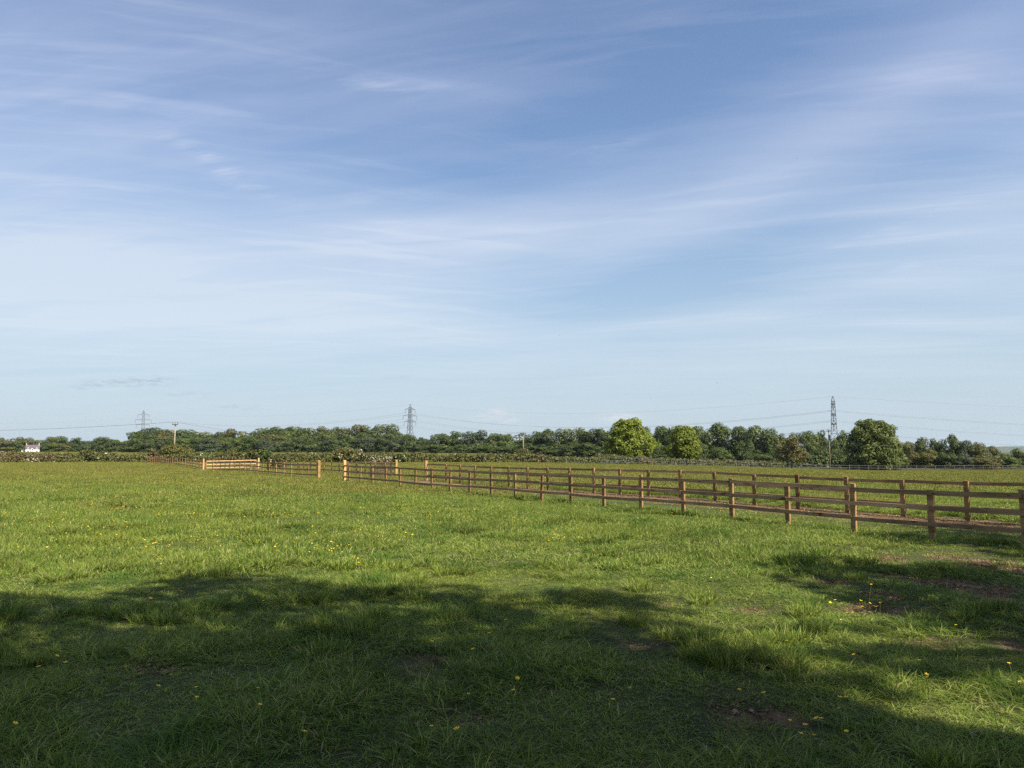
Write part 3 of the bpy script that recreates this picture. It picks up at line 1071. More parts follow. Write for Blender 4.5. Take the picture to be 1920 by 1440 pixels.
def build_buttercups():
    meshes = [buttercup_mesh(s, h) for s, h in ((1, 0.16), (2, 0.19), (3, 0.22), (4, 0.26), (5, 0.17), (6, 0.20))]
    seen = [(1520, 1420), (1545, 1408), (1548, 1412), (1484, 1425), (1510, 1430), (1516, 1434), (1595, 1412), (1565, 1378), (1580, 1377), (1579, 1388),
            (1430, 1345), (1397, 1352), (1675, 1365), (1740, 1290), (1725, 1220), (1670, 1255), (1570, 1195), (1575, 1180), (1620, 1135), (1628, 1137),
            (1648, 1103), (1630, 1122), (1650, 1138), (1790, 1195), (1545, 1230), (1500, 1230), (1415, 1230), (1400, 1232), (490, 1372), (475, 1340),
            (230, 1282), (100, 1270), (70, 1305), (110, 1325), (300, 1343), (362, 1348), (375, 1350), (800, 1245), (893, 1215), (910, 1250), (882, 1255),
            (948, 1180), (980, 1180), (977, 1320), (965, 1352), (885, 1370), (850, 1435), (800, 1430), (275, 1148), (284, 1146), (490, 1150), (497, 1153),
            (1180, 1335), (1145, 1380), (1150, 1103), (1560, 1140), (1568, 1143), (1580, 1160), (1588, 1158), (1600, 1170), (1747, 1122), (1790, 1112),
            (1800, 1122), (1805, 1118), (1840, 1116), (1905, 1290), (1910, 1302), (1912, 1400), (1908, 1420), (1875, 1390), (1335, 1230), (1470, 1232),
            (1600, 1250), (1680, 1228), (1515, 1228), (1720, 1292), (1735, 1300), (1690, 1330), (1650, 1345), (20, 1420), (460, 1130), (340, 1140), (575, 1430),
            (1365, 1085), (1338, 1080), (1600, 1160), (1615, 1152), (1640, 1160)]
    pts = []
    for (px, py) in seen:
        pts.append(on_ground(px, py + 22 * 1000 / max(py - 846, 60) * 0.28))
    rr = random.Random(3)
    clumps = [(12, 985, 12, 40, 14), (110, 985, 26, 60, 22), (365, 985, 26, 30, 8), (200, 1015, 22, 90, 24), (80, 1045, 10, 40, 10), (270, 1045, 12, 30, 10),
              (300, 1070, 14, 30, 10), (610, 1050, 26, 40, 12), (660, 1085, 8, 40, 10), (1040, 1028, 16, 30, 8), (1090, 1030, 14, 24, 8), (770, 1022, 6, 30, 6),
              (480, 985, 12, 60, 14), (520, 1050, 10, 40, 8), (150, 1095, 6, 40, 10), (560, 970, 10, 60, 10), (330, 950, 10, 80, 10)]
    for (px, py, n, sx, sy) in clumps:
        for _ in range(n):
            if len(pts) < 300:
                q = on_ground(px + rr.gauss(0, sx * 0.55), max(950, py + rr.gauss(0, sy * 0.6)))
                pts.append(q)
    for i, (x, y) in enumerate(pts):
        o = link('buttercup', meshes[i % 6], None, (x, y, gz(x, y)), rr.uniform(0, 6.28))
        sc = rr.uniform(0.95, 1.3)
        if y > 11:
            sc *= 1.05
        o.scale = (sc, sc, sc)
        near = y < 10.2
        tag(o, 'small yellow buttercup on a thin stem in the shaded near grass' if near else 'small yellow buttercup in the sunlit grass beyond the tree shade',
            'buttercup', 'buttercups in the shaded near grass' if near else 'buttercups in the sunlit grass')
    # the countless rest, as drifts
    g = np.random.default_rng(8)
    src = []
    for s in range(3):
        n = 46
        r = 1.6
        V, F = [], []
        for k in range(n):
            x, y, h = g.uniform(-r, r), g.uniform(-r, r), g.uniform(0.16, 0.36)
            a = g.uniform(0, 6.28)
            q = g.uniform(0.010, 0.017)
            tl = g.uniform(-0.5, 0.5, 2)
            i0 = len(V)
            for c in range(4):
                ux, uy = math.cos(a + c * PI / 2) * q, math.sin(a + c * PI / 2) * q
                V.append((x + ux, y + uy, h + ux * tl[0] + uy * tl[1] + 0.004))
            F.append((i0, i0 + 1, i0 + 2, i0 + 3))
        src.append(mesh_np('flower_drift', V, F, [M['petal']]))
    c = source_collection('flower_drift', src)
    pts = wedge_points(15, 118, 2.4, 3, 301)
    x, y = pts[:, 0], pts[:, 1]
    left = smooth((0.10 - x / y) / 0.45)
    dens = vnoise(x, y, 7.0, 310, 3) + 0.30 * left - 0.12
    keep = (dens > 0.48) & (y < field_limit(x) - 1)
    x, y = x[keep], y[keep]
    P = np.stack([x, y, ground_z(x, y)], 1)
    k = len(x)
    sc = np.ones((k, 3))
    far = np.clip(y / 40.0, 1.0, 2.0)
    sc[:, 2] = 0.62
    scatter('buttercup_drift', c, P, g.uniform(0, 6.28, k), sc, g.integers(0, 3, k),
            'countless tiny buttercups speckling the far meadow yellow', 'buttercups')


build_buttercups()


# ------------------------------------------------------------------ fences
def post_mesh(seed, h, w, d, mat, under=0.25):
    g = random.Random(seed)
    m = MB()
    m.box((0, 0, (h - under) / 2), (w, d, h + under), 0, 0.008)
    me = m.mesh('post', mat)
    # weathered, slightly sloped top
    for v in me.vertices:
        if v.co.z > 0:
            v.co.z += v.co.x * 0.10 + g.uniform(-0.003, 0.003)
            v.co.x += g.uniform(-0.004, 0.004)
    return me


POSTS = [post_mesh(s, 1.055 + 0.02 * (s % 3), 0.135, 0.065, M['post']) for s in range(5)]
GATEPOSTS = [post_mesh(20 + s, 1.29 - 0.03 * s, 0.16, 0.16, M['gatepost']) for s in range(3)]
FENCE_ANG = math.atan2(FDIR.y, FDIR.x)


def rail_mesh(length, mat, seed, w=0.04, h=0.092):
    """a sawn board along x, very slightly bowed"""
    g = random.Random(seed)
    n = 4
    v, f = [], []
    bow, sag = g.uniform(-0.014, 0.014), g.uniform(-0.022, 0.010)
    for k in range(n + 1):
        q = k / n
        x = length * q
        oy = bow * 4 * q * (1 - q)
        oz = sag * 4 * q * (1 - q)
        for (a, b) in ((-1, -1), (1, -1), (1, 1), (-1, 1)):
            v.append((x, oy + a * w / 2, oz + b * h / 2))
    for k in range(n):
        for a in range(4):
            b = (a + 1) % 4
            f.append((k * 4 + a, k * 4 + b, k * 4 + 4 + b, k * 4 + 4 + a))
    f.append((3, 2, 1, 0))
    f.append((n * 4, n * 4 + 1, n * 4 + 2, n * 4 + 3))
    me = bpy.data.meshes.new('rail')
    me.from_pydata(v, [], f)
    me.materials.append(mat)
    me.update()
    return me


def fence_run(name, label, pts, side, rails=(1.0, 0.67, 0.34), mats=('post', 'rail'), gate_ends=(), span=2, group=None, posts=None, h_scale=1.0, seed=1):
    """pts: list of (x,y) post positions; rails nailed on `side` (+1: along +FNRM-like normal) of the posts"""
    g = random.Random(seed)
    x0, y0 = pts[0]
    root = thing(name, label, 'fence', (x0, y0, gz(x0, y0)), group)
    base = Vector((x0, y0, gz(x0, y0)))
    posts = posts or POSTS
    for i, (x, y) in enumerate(pts):
        j = min(i + 1, len(pts) - 1)
        k = j - 1
        a = math.atan2(pts[j][1] - pts[k][1], pts[j][0] - pts[k][0])
        gp = i in gate_ends
        me = GATEPOSTS[i % 3] if gp else posts[g.randrange(len(posts))]
        o = link('gate_post' if gp else 'post', me, root, Vector((x, y, gz(x, y))) - base)
        o.rotation_euler = (g.uniform(-0.020, 0.020), g.uniform(-0.024, 0.024), a + g.uniform(-0.05, 0.05))
        o.scale = (1, 1, g.uniform(0.975, 1.02) * h_scale)
        if gp:
            o['label'] = 'thicker honey coloured gate post'
    n = len(pts)
    off = side * (0.0325 + 0.021)
    for ri, rh in enumerate(rails):
        i = 0
        first = True
        while i < n - 1:
            st = span
            if first and ri == 1:
                st = 1
            first = False
            j = min(i + st, n - 1)
            a = Vector((pts[i][0], pts[i][1], gz(*pts[i]) + rh * h_scale))
            b = Vector((pts[j][0], pts[j][1], gz(*pts[j]) + rh * h_scale))
            d = (b - a)
            ln = d.length
            dn = d.normalized()
            nr = Vector((dn.y, -dn.x, 0)).normalized()
            jit = g.uniform(-0.018, 0.018)
            o = link('rail', rail_mesh(ln - 0.014, M[mats[1]], g.randrange(9999)), root)
            p = a - base + nr * off + Vector((0, 0, jit)) + dn * 0.007
            o.matrix_parent_inverse = Matrix.Identity(4)
            xa = dn
            ya = Vector((-xa.y, xa.x, 0)).normalized()
            za = xa.cross(ya)
            mt = Matrix((xa, ya, za)).transposed().to_4x4()
            mt.translation = p
            o.matrix_basis = mt
            i = j
    return root


def P2(v):
    return (v.x, v.y)


def build_fences():
    # near fence, right-hand run (rails face the near field)
    pts = [P2(near_pt(i)) for i in range(-6, 21)] + [P2(near_pt(20.42))]
    fence_run('post_and_rail_fence', 'near brown three-rail fence running from the right edge back to an open gateway', pts, -1,
              gate_ends=(len(pts) - 1,), seed=3)
    pts = [P2(near_pt(23.03))] + [P2(near_pt(24.2 + 1.075 * k)) for k in range(16)] + [P2(near_pt(41.1))]
    fence_run('post_and_rail_fence', 'thin far stretch of brown fence between the two gateways beside the left meadow', pts, -1,
              gate_ends=(0, len(pts) - 1), seed=4)
    pts = [P2(near_pt(43.9))] + [P2(near_pt(44.9 + 1.0 * k)) for k in range(24)]
    fence_run('post_and_rail_fence', 'most distant pale stretch of close-set fence ending at the left hedge', pts, -1, gate_ends=(0,), seed=5)
    # far fence, beyond the lane (rails on its far side)
    pts = [P2(far_pt(j)) for j in range(-5, 18)] + [P2(far_pt(18.53))]
    fence_run('post_and_rail_fence', 'brown fence on the far side of the lane, behind the near fence', pts, 1, gate_ends=(len(pts) - 1,), seed=6)
    pts = [P2(far_pt(21.16))] + [P2(far_pt(22.2 + 1.06 * k)) for k in range(16)] + [P2(far_pt(39.1))]
    fence_run('post_and_rail_fence', 'far-side lane fence seen through the open gateway, leaning posts and thin rails', pts, 1,
              gate_ends=(0, len(pts) - 1), seed=7)
    pts = [P2(far_pt(41.9))] + [P2(far_pt(42.9 + 1.03 * k)) for k in range(20)]
    fence_run('post_and_rail_fence', 'farthest run of lane fence behind the pale cross rails', pts, 1, gate_ends=(0,), seed=8)
    # fresh pale rails closing the lane
    a, b = near_pt(43.9), far_pt(41.9)
    a = a + (b - a).normalized() * 0.30
    b = b - (b - a).normalized() * 0.30
    pts = [P2(a), P2(a + (b - a) * 0.5), P2(b)]
    fence_run('cross_fence', 'short fence of three fresh pale rails across the lane', pts, 1, rails=(1.05, 0.72, 0.36), mats=('post', 'fresh'), seed=9)
    # grey weathered fence along the far right field edge
    gp = [post_mesh(50 + s, 1.12, 0.12, 0.12, M['grey_wood']) for s in range(3)]
    pts = []
    for k in range(27):
        px = 1500 + k * 17.8
        Z = 141 + 0.40 * k
        pts.append((at(px, Z), Z))
    fence_run('weathered_fence', 'weathered grey two-rail fence along the far right field edge below the trees', pts, 1, rails=(0.98, 0.55),
              mats=('grey_wood', 'grey_wood'), posts=gp, seed=10)
    # dark post and wire fence in front of the low hedge
    pts = []
    for k in range(20):
        px = 1118 + k * 20
        Z = 124 + 0.85 * k
        pts.append((at(px, Z), Z))
    root = thing('wire_fence', 'thin dark post-and-wire fence in front of the low trimmed hedge', 'fence', (pts[0][0], pts[0][1], gz(*pts[0])))
    base = Vector((pts[0][0], pts[0][1], gz(*pts[0])))
    wp = post_mesh(70, 1.15, 0.09, 0.09, M['grey_wood'])
    for (x, y) in pts:
        link('post', wp, root, Vector((x, y, gz(x, y))) - base)
    for h in (0.3, 0.65, 1.05):
        m = MB()
        m.tube([Vector((x, y - 0.06, gz(x, y) + h)) - base for (x, y) in pts], 0.012, 4)
        m.build('wire', M['steel'], root)


def field_gate(label, hinge, direction, length=4.0, mat='gate'):
    """five-barred field gate, hinge at its origin, lying along direction"""
    ang = math.atan2(direction.y, direction.x)
    t = thing('field_gate', label, 'gate', (hinge.x, hinge.y, gz(hinge.x, hinge.y)), 'open field gates in the lane', ang)
    zs = (0.16, 0.36, 0.57, 0.81, 1.10)
    MB().box((0.05, 0, 0.66), (0.10, 0.075, 1.24), 0, 0.006).build('heel_stile', M[mat], t)
    MB().box((length - 0.04, 0, 0.64), (0.08, 0.06, 1.06), 0, 0.006).build('head_stile', M[mat], t)
    for z in zs:
        MB().box((length / 2, 0, z), (length - 0.19, 0.03, 0.088)).build('bar', M[mat], t)
    for (x, sgn) in ((length * 0.36, 1), (length * 0.68, 1)):
        MB().box((x, 0.028, 0.63), (0.075, 0.022, 1.0)).build('brace', M[mat], t)
    MB().bar((0.12, -0.028, 0.16), (length * 0.5, -0.028, 1.08), 0.022, 0.085).build('brace', M[mat], t)
    MB().bar((length - 0.12, -0.028, 0.16), (length * 0.5, -0.030, 1.08), 0.022, 0.085).build('brace', M[mat], t)
    return t


build_fences()
h1 = far_pt(21.16) - FNRM * 0.35
field_gate('dark wooden five-bar gate swung open behind the near fence', h1, Vector((at(706, 50.5) - h1.x, 50.5 - h1.y, 0)).normalized(), 3.4)
h2 = far_pt(39.1) - FNRM * 0.35
field_gate('dark wooden gate standing open by the farther gateway', h2, Vector((at(537, 78.0) - h2.x, 78.0 - h2.y, 0)).normalized(), 3.0)


# ------------------------------------------------------------------ leaves, crowns, hedges
def leaf_quads(C, N, size, g, aspect=1.3):
    """diamond leaf clumps at C facing N"""
    n = len(C)
    N = N / np.maximum(np.linalg.norm(N, axis=1, keepdims=True), 1e-6)
    ref = g.normal(0, 1, (n, 3))
    U = np.cross(N, ref)
    U /= np.maximum(np.linalg.norm(U, axis=1, keepdims=True), 1e-6)
    W = np.cross(N, U)
    s = np.asarray(size).reshape(-1, 1) * np.ones((n, 1))
    a, b = s * 0.5 * aspect, s * 0.5 / aspect
    V = np.stack([C - U * a, C - W * b + N * s * 0.06, C + U * a, C + W * b + N * s * 0.06], 1).reshape(-1, 3)
    F = np.arange(n * 4).reshape(n, 4)
    return V, F


def lobe_leaves(lobes, per_area, size, g, up_bias=0.25, jitter=0.55, under=0.35):
    """leaf clumps over the shells of overlapping lobes: rounded clumps with dark undersides"""
    Cs, Ns, Ss = [], [], []
    for (cx, cy, cz, r, sq) in lobes:
        n = max(8, int(per_area * 4 * PI * r * r))
        D = g.normal(0, 1, (n, 3))
        D /= np.linalg.norm(D, axis=1, keepdims=True)
        keep = (D[:, 2] > -0.25) | (g.uniform(0, 1, n) < under)
        D = D[keep]
        n = len(D)
        rad = r * (0.62 + 0.42 * g.uniform(0, 1, n) ** 0.6)
        C = np.array([cx, cy, cz]) + D * rad[:, None] * np.array([1, 1, sq])
        Nn = D + g.normal(0, jitter, (n, 3))
        Nn[:, 2] += up_bias
        Cs.append(C)
        Ns.append(Nn)
        Ss.append(size * g.uniform(0.6, 1.35, n))
    return leaf_quads(np.concatenate(Cs), np.concatenate(Ns), np.concatenate(Ss), g)


def crown_lobes(seed, w, h, z0, n, rmin, rmax, top=1.0, gaps=0.0):
    """lobes over an egg-shaped crown, w wide, from z0 to z0+h"""
    g = np.random.default_rng(seed)
    L = []
    k = 0
    while len(L) < n and k < n * 30:
        k += 1
        d = g.normal(0, 1, 3)
        d /= np.linalg.norm(d)
        if d[2] < -0.75:
            continue
        rr = g.uniform(0.55, 0.95) if g.uniform() < 0.8 else g.uniform(0.0, 0.5)
        zf = d[2]
        wid = 1.0 if zf < 0 else (1 - 0.10 * zf)
        x, y = d[0] * w / 2 * rr * wid, d[1] * w / 2 * rr * wid
        z = z0 + h * 0.42 + zf * rr * (h * 0.58 if zf > 0 else h * 0.40)
        r = g.uniform(rmin, rmax) * w
        x *= 1 - r / w * 0.8
        y *= 1 - r / w * 0.8
        if z + r * 0.8 > z0 + h:
            z = z0 + h - r * 0.8
        L.append((x, y, z, r, g.uniform(0.72, 0.92)))
    return L


def trunk_mb(h, r, seed, limbs=5, spread=0.28):
    g = random.Random(seed)
    m = MB()
    bend = (g.uniform(-0.02, 0.02) * h, g.uniform(-0.02, 0.02) * h)
    m.tube([(0, 0, -0.3), (0, 0, 0.12), (bend[0], bend[1], h * 0.35), (bend[0] * 1.5, bend[1], h * 0.7)], [r * 1.5, r * 1.15, r * 0.8, r * 0.3], 8)
    for k in range(limbs):
        a = k * 2 * PI / limbs + g.uniform(-0.4, 0.4)
        z = h * g.uniform(0.2, 0.42)
        q = h * spread * g.uniform(0.7, 1.2)
        m.tube([(bend[0], bend[1], z), (math.cos(a) * q * 0.5, math.sin(a) * q * 0.5, z + h * 0.16), (math.cos(a) * q, math.sin(a) * q, z + h * 0.36)],
               [r * 0.5, r * 0.34, r * 0.10], 6)
    return m


# shared crown shapes for the far rows, 1 m wide and 1 m tall (scaled per tree)
CROWNS = []
for s in range(9):
    g = np.random.default_rng(400 + s)
    L = crown_lobes(500 + s, 1.0, 1.03, -0.03, 40 + 2 * (s % 4), 0.12, 0.20)
    L += [(0.36 * math.cos(q) * (0.7 + 0.3 * math.sin(q * 3 + s)), 0.36 * math.sin(q), 0.10 + 0.05 * math.sin(q * 5), 0.15, 0.9) for q in np.linspace(0, 6.0, 9)]
    V, F = lobe_leaves(L, 560, 0.044, g, jitter=0.32, up_bias=0.35)
    CROWNS.append(mesh_np('crown', V, F, [FOL['dark']]))
TRUNK = trunk_mb(1.0, 0.022, 5).mesh('trunk', M['bark'], True)
TREE_LOG = []


def far_tree(px, top, Z, wpx, kind, row, base=None, cut=0.0, shape='tree'):
    """a tree of the far rows: centre column, top row, distance, crown width in photo pixels"""
    x = at(px, Z)
    gzv = gz(x, Z)
    H = height_at(top, Z) - gzv
    W = wpx / FPX * Z
    t = link('tree', None, None, (x, Z, gzv), rnd.uniform(0, 6.28))
    tr = link('trunk', TRUNK, t)
    tr.scale = (H * 1.1, H * 1.1, H)
    c = link('crown', CROWNS[rnd.randrange(len(CROWNS))], t)
    c.material_slots[0].link = 'OBJECT'
    c.material_slots[0].material = FOL[kind]
    low = 0.0
    c.location = (0, 0, low)
    c.scale = (W, W * rnd.uniform(0.85, 1.1), (H - low) / 1.0)
    c.rotation_euler = (0, 0, rnd.uniform(0, 6.28))
    TREE_LOG.append((t, px, Z, row, kind, wpx, top))
    return t


def profile(pts, x):
    xs = [p[0] for p in pts]
    return float(np.interp(x, xs, [p[1] for p in pts]))


SKYLINE_LEFT = [(-60, 818), (0, 818), (20, 817), (50, 818), (60, 817), (75, 822), (95, 820), (110, 815), (125, 819), (150, 819), (170, 826), (180, 822),
                (195, 818), (210, 822), (225, 824), (240, 831)]
SKYLINE_WOOD = [(245, 824), (255, 817), (270, 811), (288, 806), (300, 808), (330, 808), (352, 808), (366, 814), (380, 812), (395, 815), (412, 812), (430, 808),
                (448, 808), (470, 810), (490, 806), (510, 804), (530, 803), (560, 803), (580, 806), (600, 805), (620, 802), (640, 803), (660, 800), (690, 798),
                (720, 797), (740, 800), (752, 806)]
SKYLINE_MID = [(765, 814), (780, 818), (803, 821)]
ROW_MID = [(828, 813, 40), (850, 808, 48), (893, 805, 52), (932, 811, 40), (952, 813, 30), (975, 808, 44), (1003, 808, 36), (1028, 802, 46), (1060, 803, 44),
           (1088, 802, 42), (1115, 804, 44), (1135, 801, 40), (1210, 800, 40), (1240, 797, 50), (1275, 797, 48), (1305, 797, 44), (1345, 793, 52), (1385, 797, 54),
           (1418, 797, 52), (1445, 803, 44)]


def build_far_trees():
    r = rnd
    # far left trees behind the cottage
    x = -70
    while x < 238:
        w = r.uniform(34, 52)
        far_tree(x, profile(SKYLINE_LEFT, x) + r.uniform(-1, 3), 520 + r.uniform(-20, 30), w, r.choice(['mid', 'dark', 'olive', 'blue']), 'left')
        x += w * 0.55
    for (px, top, w, k) in [(22, 826, 40, 'olive'), (38, 828, 30, 'mid'), (100, 829, 44, 'mid'), (128, 828, 40, 'olive'), (150, 832, 38, 'dark'), (170, 836, 30, 'blue')]:
        far_tree(px, top, 470, w, k, 'left front')
    for (px, top, w, k) in [(198, 818, 42, 'dark'), (222, 825, 36, 'mid'), (180, 836, 30, 'dark'), (240, 832, 26, 'dark')]:
        far_tree(px, top, 430, w, k, 'left clump')
    # the wood: back row, then lower rows in front
    x = 262
    while x < 748:
        w = r.uniform(60, 80)
        far_tree(x, profile(SKYLINE_WOOD, x) - 4.5 + r.uniform(-0.5, 1.0), 430 + r.uniform(-8, 15), w, r.choice(['olive', 'mid', 'olive', 'mid', 'dark']), 'wood back')
        x += w * 0.42
    x = 258
    while x < 760:
        w = r.uniform(46, 64)
        t = profile(SKYLINE_WOOD, x) + 6 + 4 * (x > 480)
        far_tree(x, t + r.uniform(-2, 3), 395 + r.uniform(-8, 8), w, r.choice(['mid', 'dark', 'olive', 'mid']), 'wood middle')
        x += w * 0.5
    x = 252
    while x < 805:
        w = r.uniform(38, 52)
        far_tree(x, 822 + r.uniform(-4, 5) - (2 if x > 640 else 0), 362 + r.uniform(-6, 6), w, r.choice(['dark', 'mid', 'dark', 'blue']), 'wood front')
        x += w * 0.55
    for (px, top, w) in [(768, 813, 30), (790, 820, 34), (806, 823, 26)]:
        far_tree(px, top, 350, w, 'dark', 'wood front')
    # tall row to the right of the middle pylon
    for i, (px, top, w) in enumerate(ROW_MID):
        Z = 325 - (px - 830) * 0.19
        far_tree(px, top, Z, w * 1.32, r.choice(['dark', 'blue', 'dark', 'mid', 'mid']), 'tall row')
    for i in range(16):
        px = 822 + i * 41 + r.uniform(-8, 8)
        if 1140 < px < 1215:
            px += 0
        Z = 312 - (px - 830) * 0.19
        far_tree(px, 831 + r.uniform(-11, 9), Z, r.uniform(40, 60), r.choice(['dark', 'dark', 'dark', 'blue', 'mid']), 'tall row front')
    # right-hand wood behind the grey fence
    for (px, top, w, k, Z) in [(1468, 812, 40, 'dark', 215), (1492, 810, 44, 'mid', 205), (1515, 808, 44, 'mid', 200), (1540, 806, 40, 'dark', 205), (1560, 820, 34, 'mid', 190),
                               (1575, 806, 36, 'mid', 200), (1530, 834, 44, 'dark', 178), (1500, 838, 40, 'dark', 176), (1572, 842, 40, 'dark', 176),
                               (1700, 828, 38, 'olive', 185), (1726, 820, 44, 'mid', 190), (1755, 820, 42, 'dark', 188), (1783, 813, 46, 'mid', 184),
                               (1738, 842, 44, 'olive', 170), (1770, 846, 48, 'dark', 168), (1806, 824, 40, 'blue', 182), (1832, 827, 50, 'olive', 176),
                               (1708, 846, 36, 'bronze', 172), (1800, 850, 40, 'blue', 166), (1858, 836, 30, 'olive', 186),
                               (1880, 850, 44, 'mid', 170), (1905, 840, 40, 'mid', 172), (1935, 830, 50, 'mid', 172), (1975, 826, 60, 'dark', 176), (2030, 822, 70, 'mid', 178)]:
        far_tree(px, top, Z, w, k, 'right wood')
    for (px, top, w) in [(1846, 850, 48), (1838, 857, 40)]:
        far_tree(px, top, 162, w, 'bronze', 'right bronze')


build_far_trees()
ORD = ['first', 'second', 'third', 'fourth', 'fifth', 'sixth', 'seventh', 'eighth', 'ninth', 'tenth', 'eleventh', 'twelfth', 'thirteenth', 'fourteenth',
       'fifteenth', 'sixteenth', 'seventeenth', 'eighteenth', 'nineteenth', 'twentieth']
ROWTXT = {'left': ('in the hazy back row', [(64, 'the white cottage')]),
          'left front': ('in the low front row', [(64, 'the white cottage')]),
          'left clump': ('in the small clump', [(269, 'the left pylon')]),
          'wood back': ('on the wood skyline', [(328, 'the leaning pole'), (769, 'the middle pylon')]),
          'wood middle': ('halfway up the wood', [(328, 'the leaning pole'), (769, 'the middle pylon')]),
          'wood front': ('at the shaded wood edge', [(328, 'the leaning pole'), (769, 'the middle pylon')]),
          'tall row': ('in the tall row', [(769, 'the middle pylon'), (1180, 'the big bright tree'), (1563, 'the right pylon')]),
          'tall row front': ('low before the tall row', [(769, 'the middle pylon'), (1180, 'the big bright tree'), (1563, 'the right pylon')]),
          'right wood': ('behind the grey fence', [(1563, 'the right pylon'), (1635, 'the broad dark tree')]),
          'right bronze': ('at the grey fence', [(1635, 'the broad dark tree')])}
KTXT = {'dark': 'dark green', 'mid': 'mid green', 'olive': 'olive green', 'blue': 'grey-green', 'bronze': 'brownish', 'bright': 'bright green'}
GTXT = {'left': 'trees behind the cottage', 'left front': 'trees behind the cottage', 'left clump': 'trees behind the cottage',
        'wood back': 'trees of the wood', 'wood middle': 'trees of the wood', 'wood front': 'trees of the wood',
        'tall row': 'trees of the tall row', 'tall row front': 'trees of the tall row', 'right wood': 'trees behind the grey fence',
        'right bronze': 'trees behind the grey fence'}


def label_trees():
    buckets = {}
    for e in TREE_LOG:
        t, px, Z, row, kind, w, top = e
        txt, marks = ROWTXT[row]
        mk = min(marks, key=lambda q: abs(q[0] - px))
        side = 'left' if px < mk[0] else 'right'
        buckets.setdefault((row, mk, side), []).append(e)
    for (row, mk, side), es in buckets.items():
        es.sort(key=lambda e: abs(e[1] - mk[0]))
        for i, e in enumerate(es):
            tag(e[0], '%s tree %s, %s %s of %s' % (KTXT[e[4]], ROWTXT[row][0], ORD[i], side, mk[1]), 'tree', GTXT[row])


label_trees()


def field_tree(name, label, px, top, bottom, Z, wpx, kind, seed, n_lobes=60, leaf=0.34, per_area=9.0, trunk_h=0.25, z0f=0.12, rmin=0.085, rmax=0.15, depth=0.9, shape=None):
    """a tree near enough to show its leaf clumps, with its own crown"""
    x = at(px, Z)
    base = gz(x, Z)
    H = height_at(top, Z) - base
    W = wpx / FPX * Z
    t = thing(name, label, 'tree', (x, Z, base))
    g = np.random.default_rng(seed)
    L = crown_lobes(seed, W, H * (1 - z0f), H * z0f, n_lobes, rmin, rmax)
    if shape:
        L = [shape(l, W, H) for l in L]
        L = [l for l in L if l is not None]
    L = [(a, b * depth, c, r, s) for (a, b, c, r, s) in L]
    V, F = lobe_leaves(L, per_area, leaf, g, jitter=0.6, under=0.3)
    link('crown', mesh_np('crown', V, F, [FOL[kind]]), t)
    trunk_mb(H * 0.95, H * 0.028, seed, 7, 0.30 * W / H).build('trunk', M['bark'], t, smooth_shade=True)
    return t


def outline(seed, n, H, ppm, left, right, rmin, rmax):
    """lobes filling a crown given by its half widths (photo pixels) to the left and right at fractions of its height"""
    g = np.random.default_rng(seed)
    L = []
    lo, hi = left[0][0], left[-1][0]
    k = 0
    while len(L) < n and k < n * 40:
        k += 1
        f = g.uniform(lo, hi)
        a = g.uniform(0, 2 * PI)
        ca, sa = math.cos(a), math.sin(a)
        wr, wl = np.interp(f, *zip(*right)) / ppm, np.interp(f, *zip(*left)) / ppm
        w = wr if ca > 0 else wl
        wd = 0.5 * (wr + wl)
        r = g.uniform(rmin, rmax) * H
        if g.uniform() > (w + 0.4) / (0.62 * H):
            continue
        q = g.uniform(0.70, 1.03) if g.uniform() < 0.8 else g.uniform(0.1, 0.7)
        x, y = ca * max(w - r * 0.8, 0) * q, sa * max(wd - r * 0.8, 0) * q
        z = min(f * H, H - r * 0.75)
        L.append((x, y, z, r, g.uniform(0.70, 0.9)))
    for f in np.linspace(lo + 0.06, 0.86, 9):
        w = min(np.interp(f, *zip(*right)), np.interp(f, *zip(*left))) / ppm
        for q in range(5):
            a = q * 1.26 + f * 9
            rr = w * (0.0 if q == 0 else 0.45)
            L.append((math.cos(a) * rr, math.sin(a) * rr, f * H, w * 0.42, 0.8))
    return L


def shaped_tree(name, label, px, top, Z, left, right, kind, seed, n, leaf, per, rmin, rmax, trunk_dx=0.0, trunk_r=0.028):
    x = at(px, Z)
    base = gz(x, Z)
    H = height_at(top, Z) - base
    t = thing(name, label, 'tree', (x, Z, base))
    g = np.random.default_rng(seed)
    L = outline(seed, n, H, FPX / Z, left, right, rmin, rmax)
    V, F = lobe_leaves(L, per, leaf, g, jitter=0.42, under=0.3)
    link('crown', mesh_np('crown', V, F, [FOL[kind]]), t)
    tr = trunk_mb(H * 0.9, H * trunk_r, seed, 7, 0.34).build('trunk', M['bark'], t, smooth_shade=True)
    tr.location = (trunk_dx / FPX * Z, 0, 0)
    return t


shaped_tree('bright_tree', 'big bright green broad tree standing in front of the tall dark row', 1183, 784, 150,
            [(0.10, 40), (0.2, 52), (0.36, 53), (0.56, 46), (0.72, 40), (0.88, 32), (0.95, 20), (1.0, 8)],
            [(0.10, 36), (0.19, 41), (0.3, 49), (0.42, 56), (0.52, 47), (0.63, 35), (0.72, 27), (0.84, 24), (0.95, 17), (1.0, 8)],
            'bright', 31, 190, 0.33, 11, 0.055, 0.115, -3)
shaped_tree('bright_tree', 'smaller round yellow-green tree on a short trunk before the low hedge', 1281, 799, 138,
            [(0.15, 20), (0.25, 32), (0.45, 36), (0.62, 33), (0.82, 25), (0.93, 14), (1.0, 6)],
            [(0.15, 22), (0.25, 31), (0.45, 36), (0.62, 34), (0.82, 26), (0.93, 17), (1.0, 8)],
            'bright', 32, 120, 0.30, 11, 0.07, 0.13, -2)
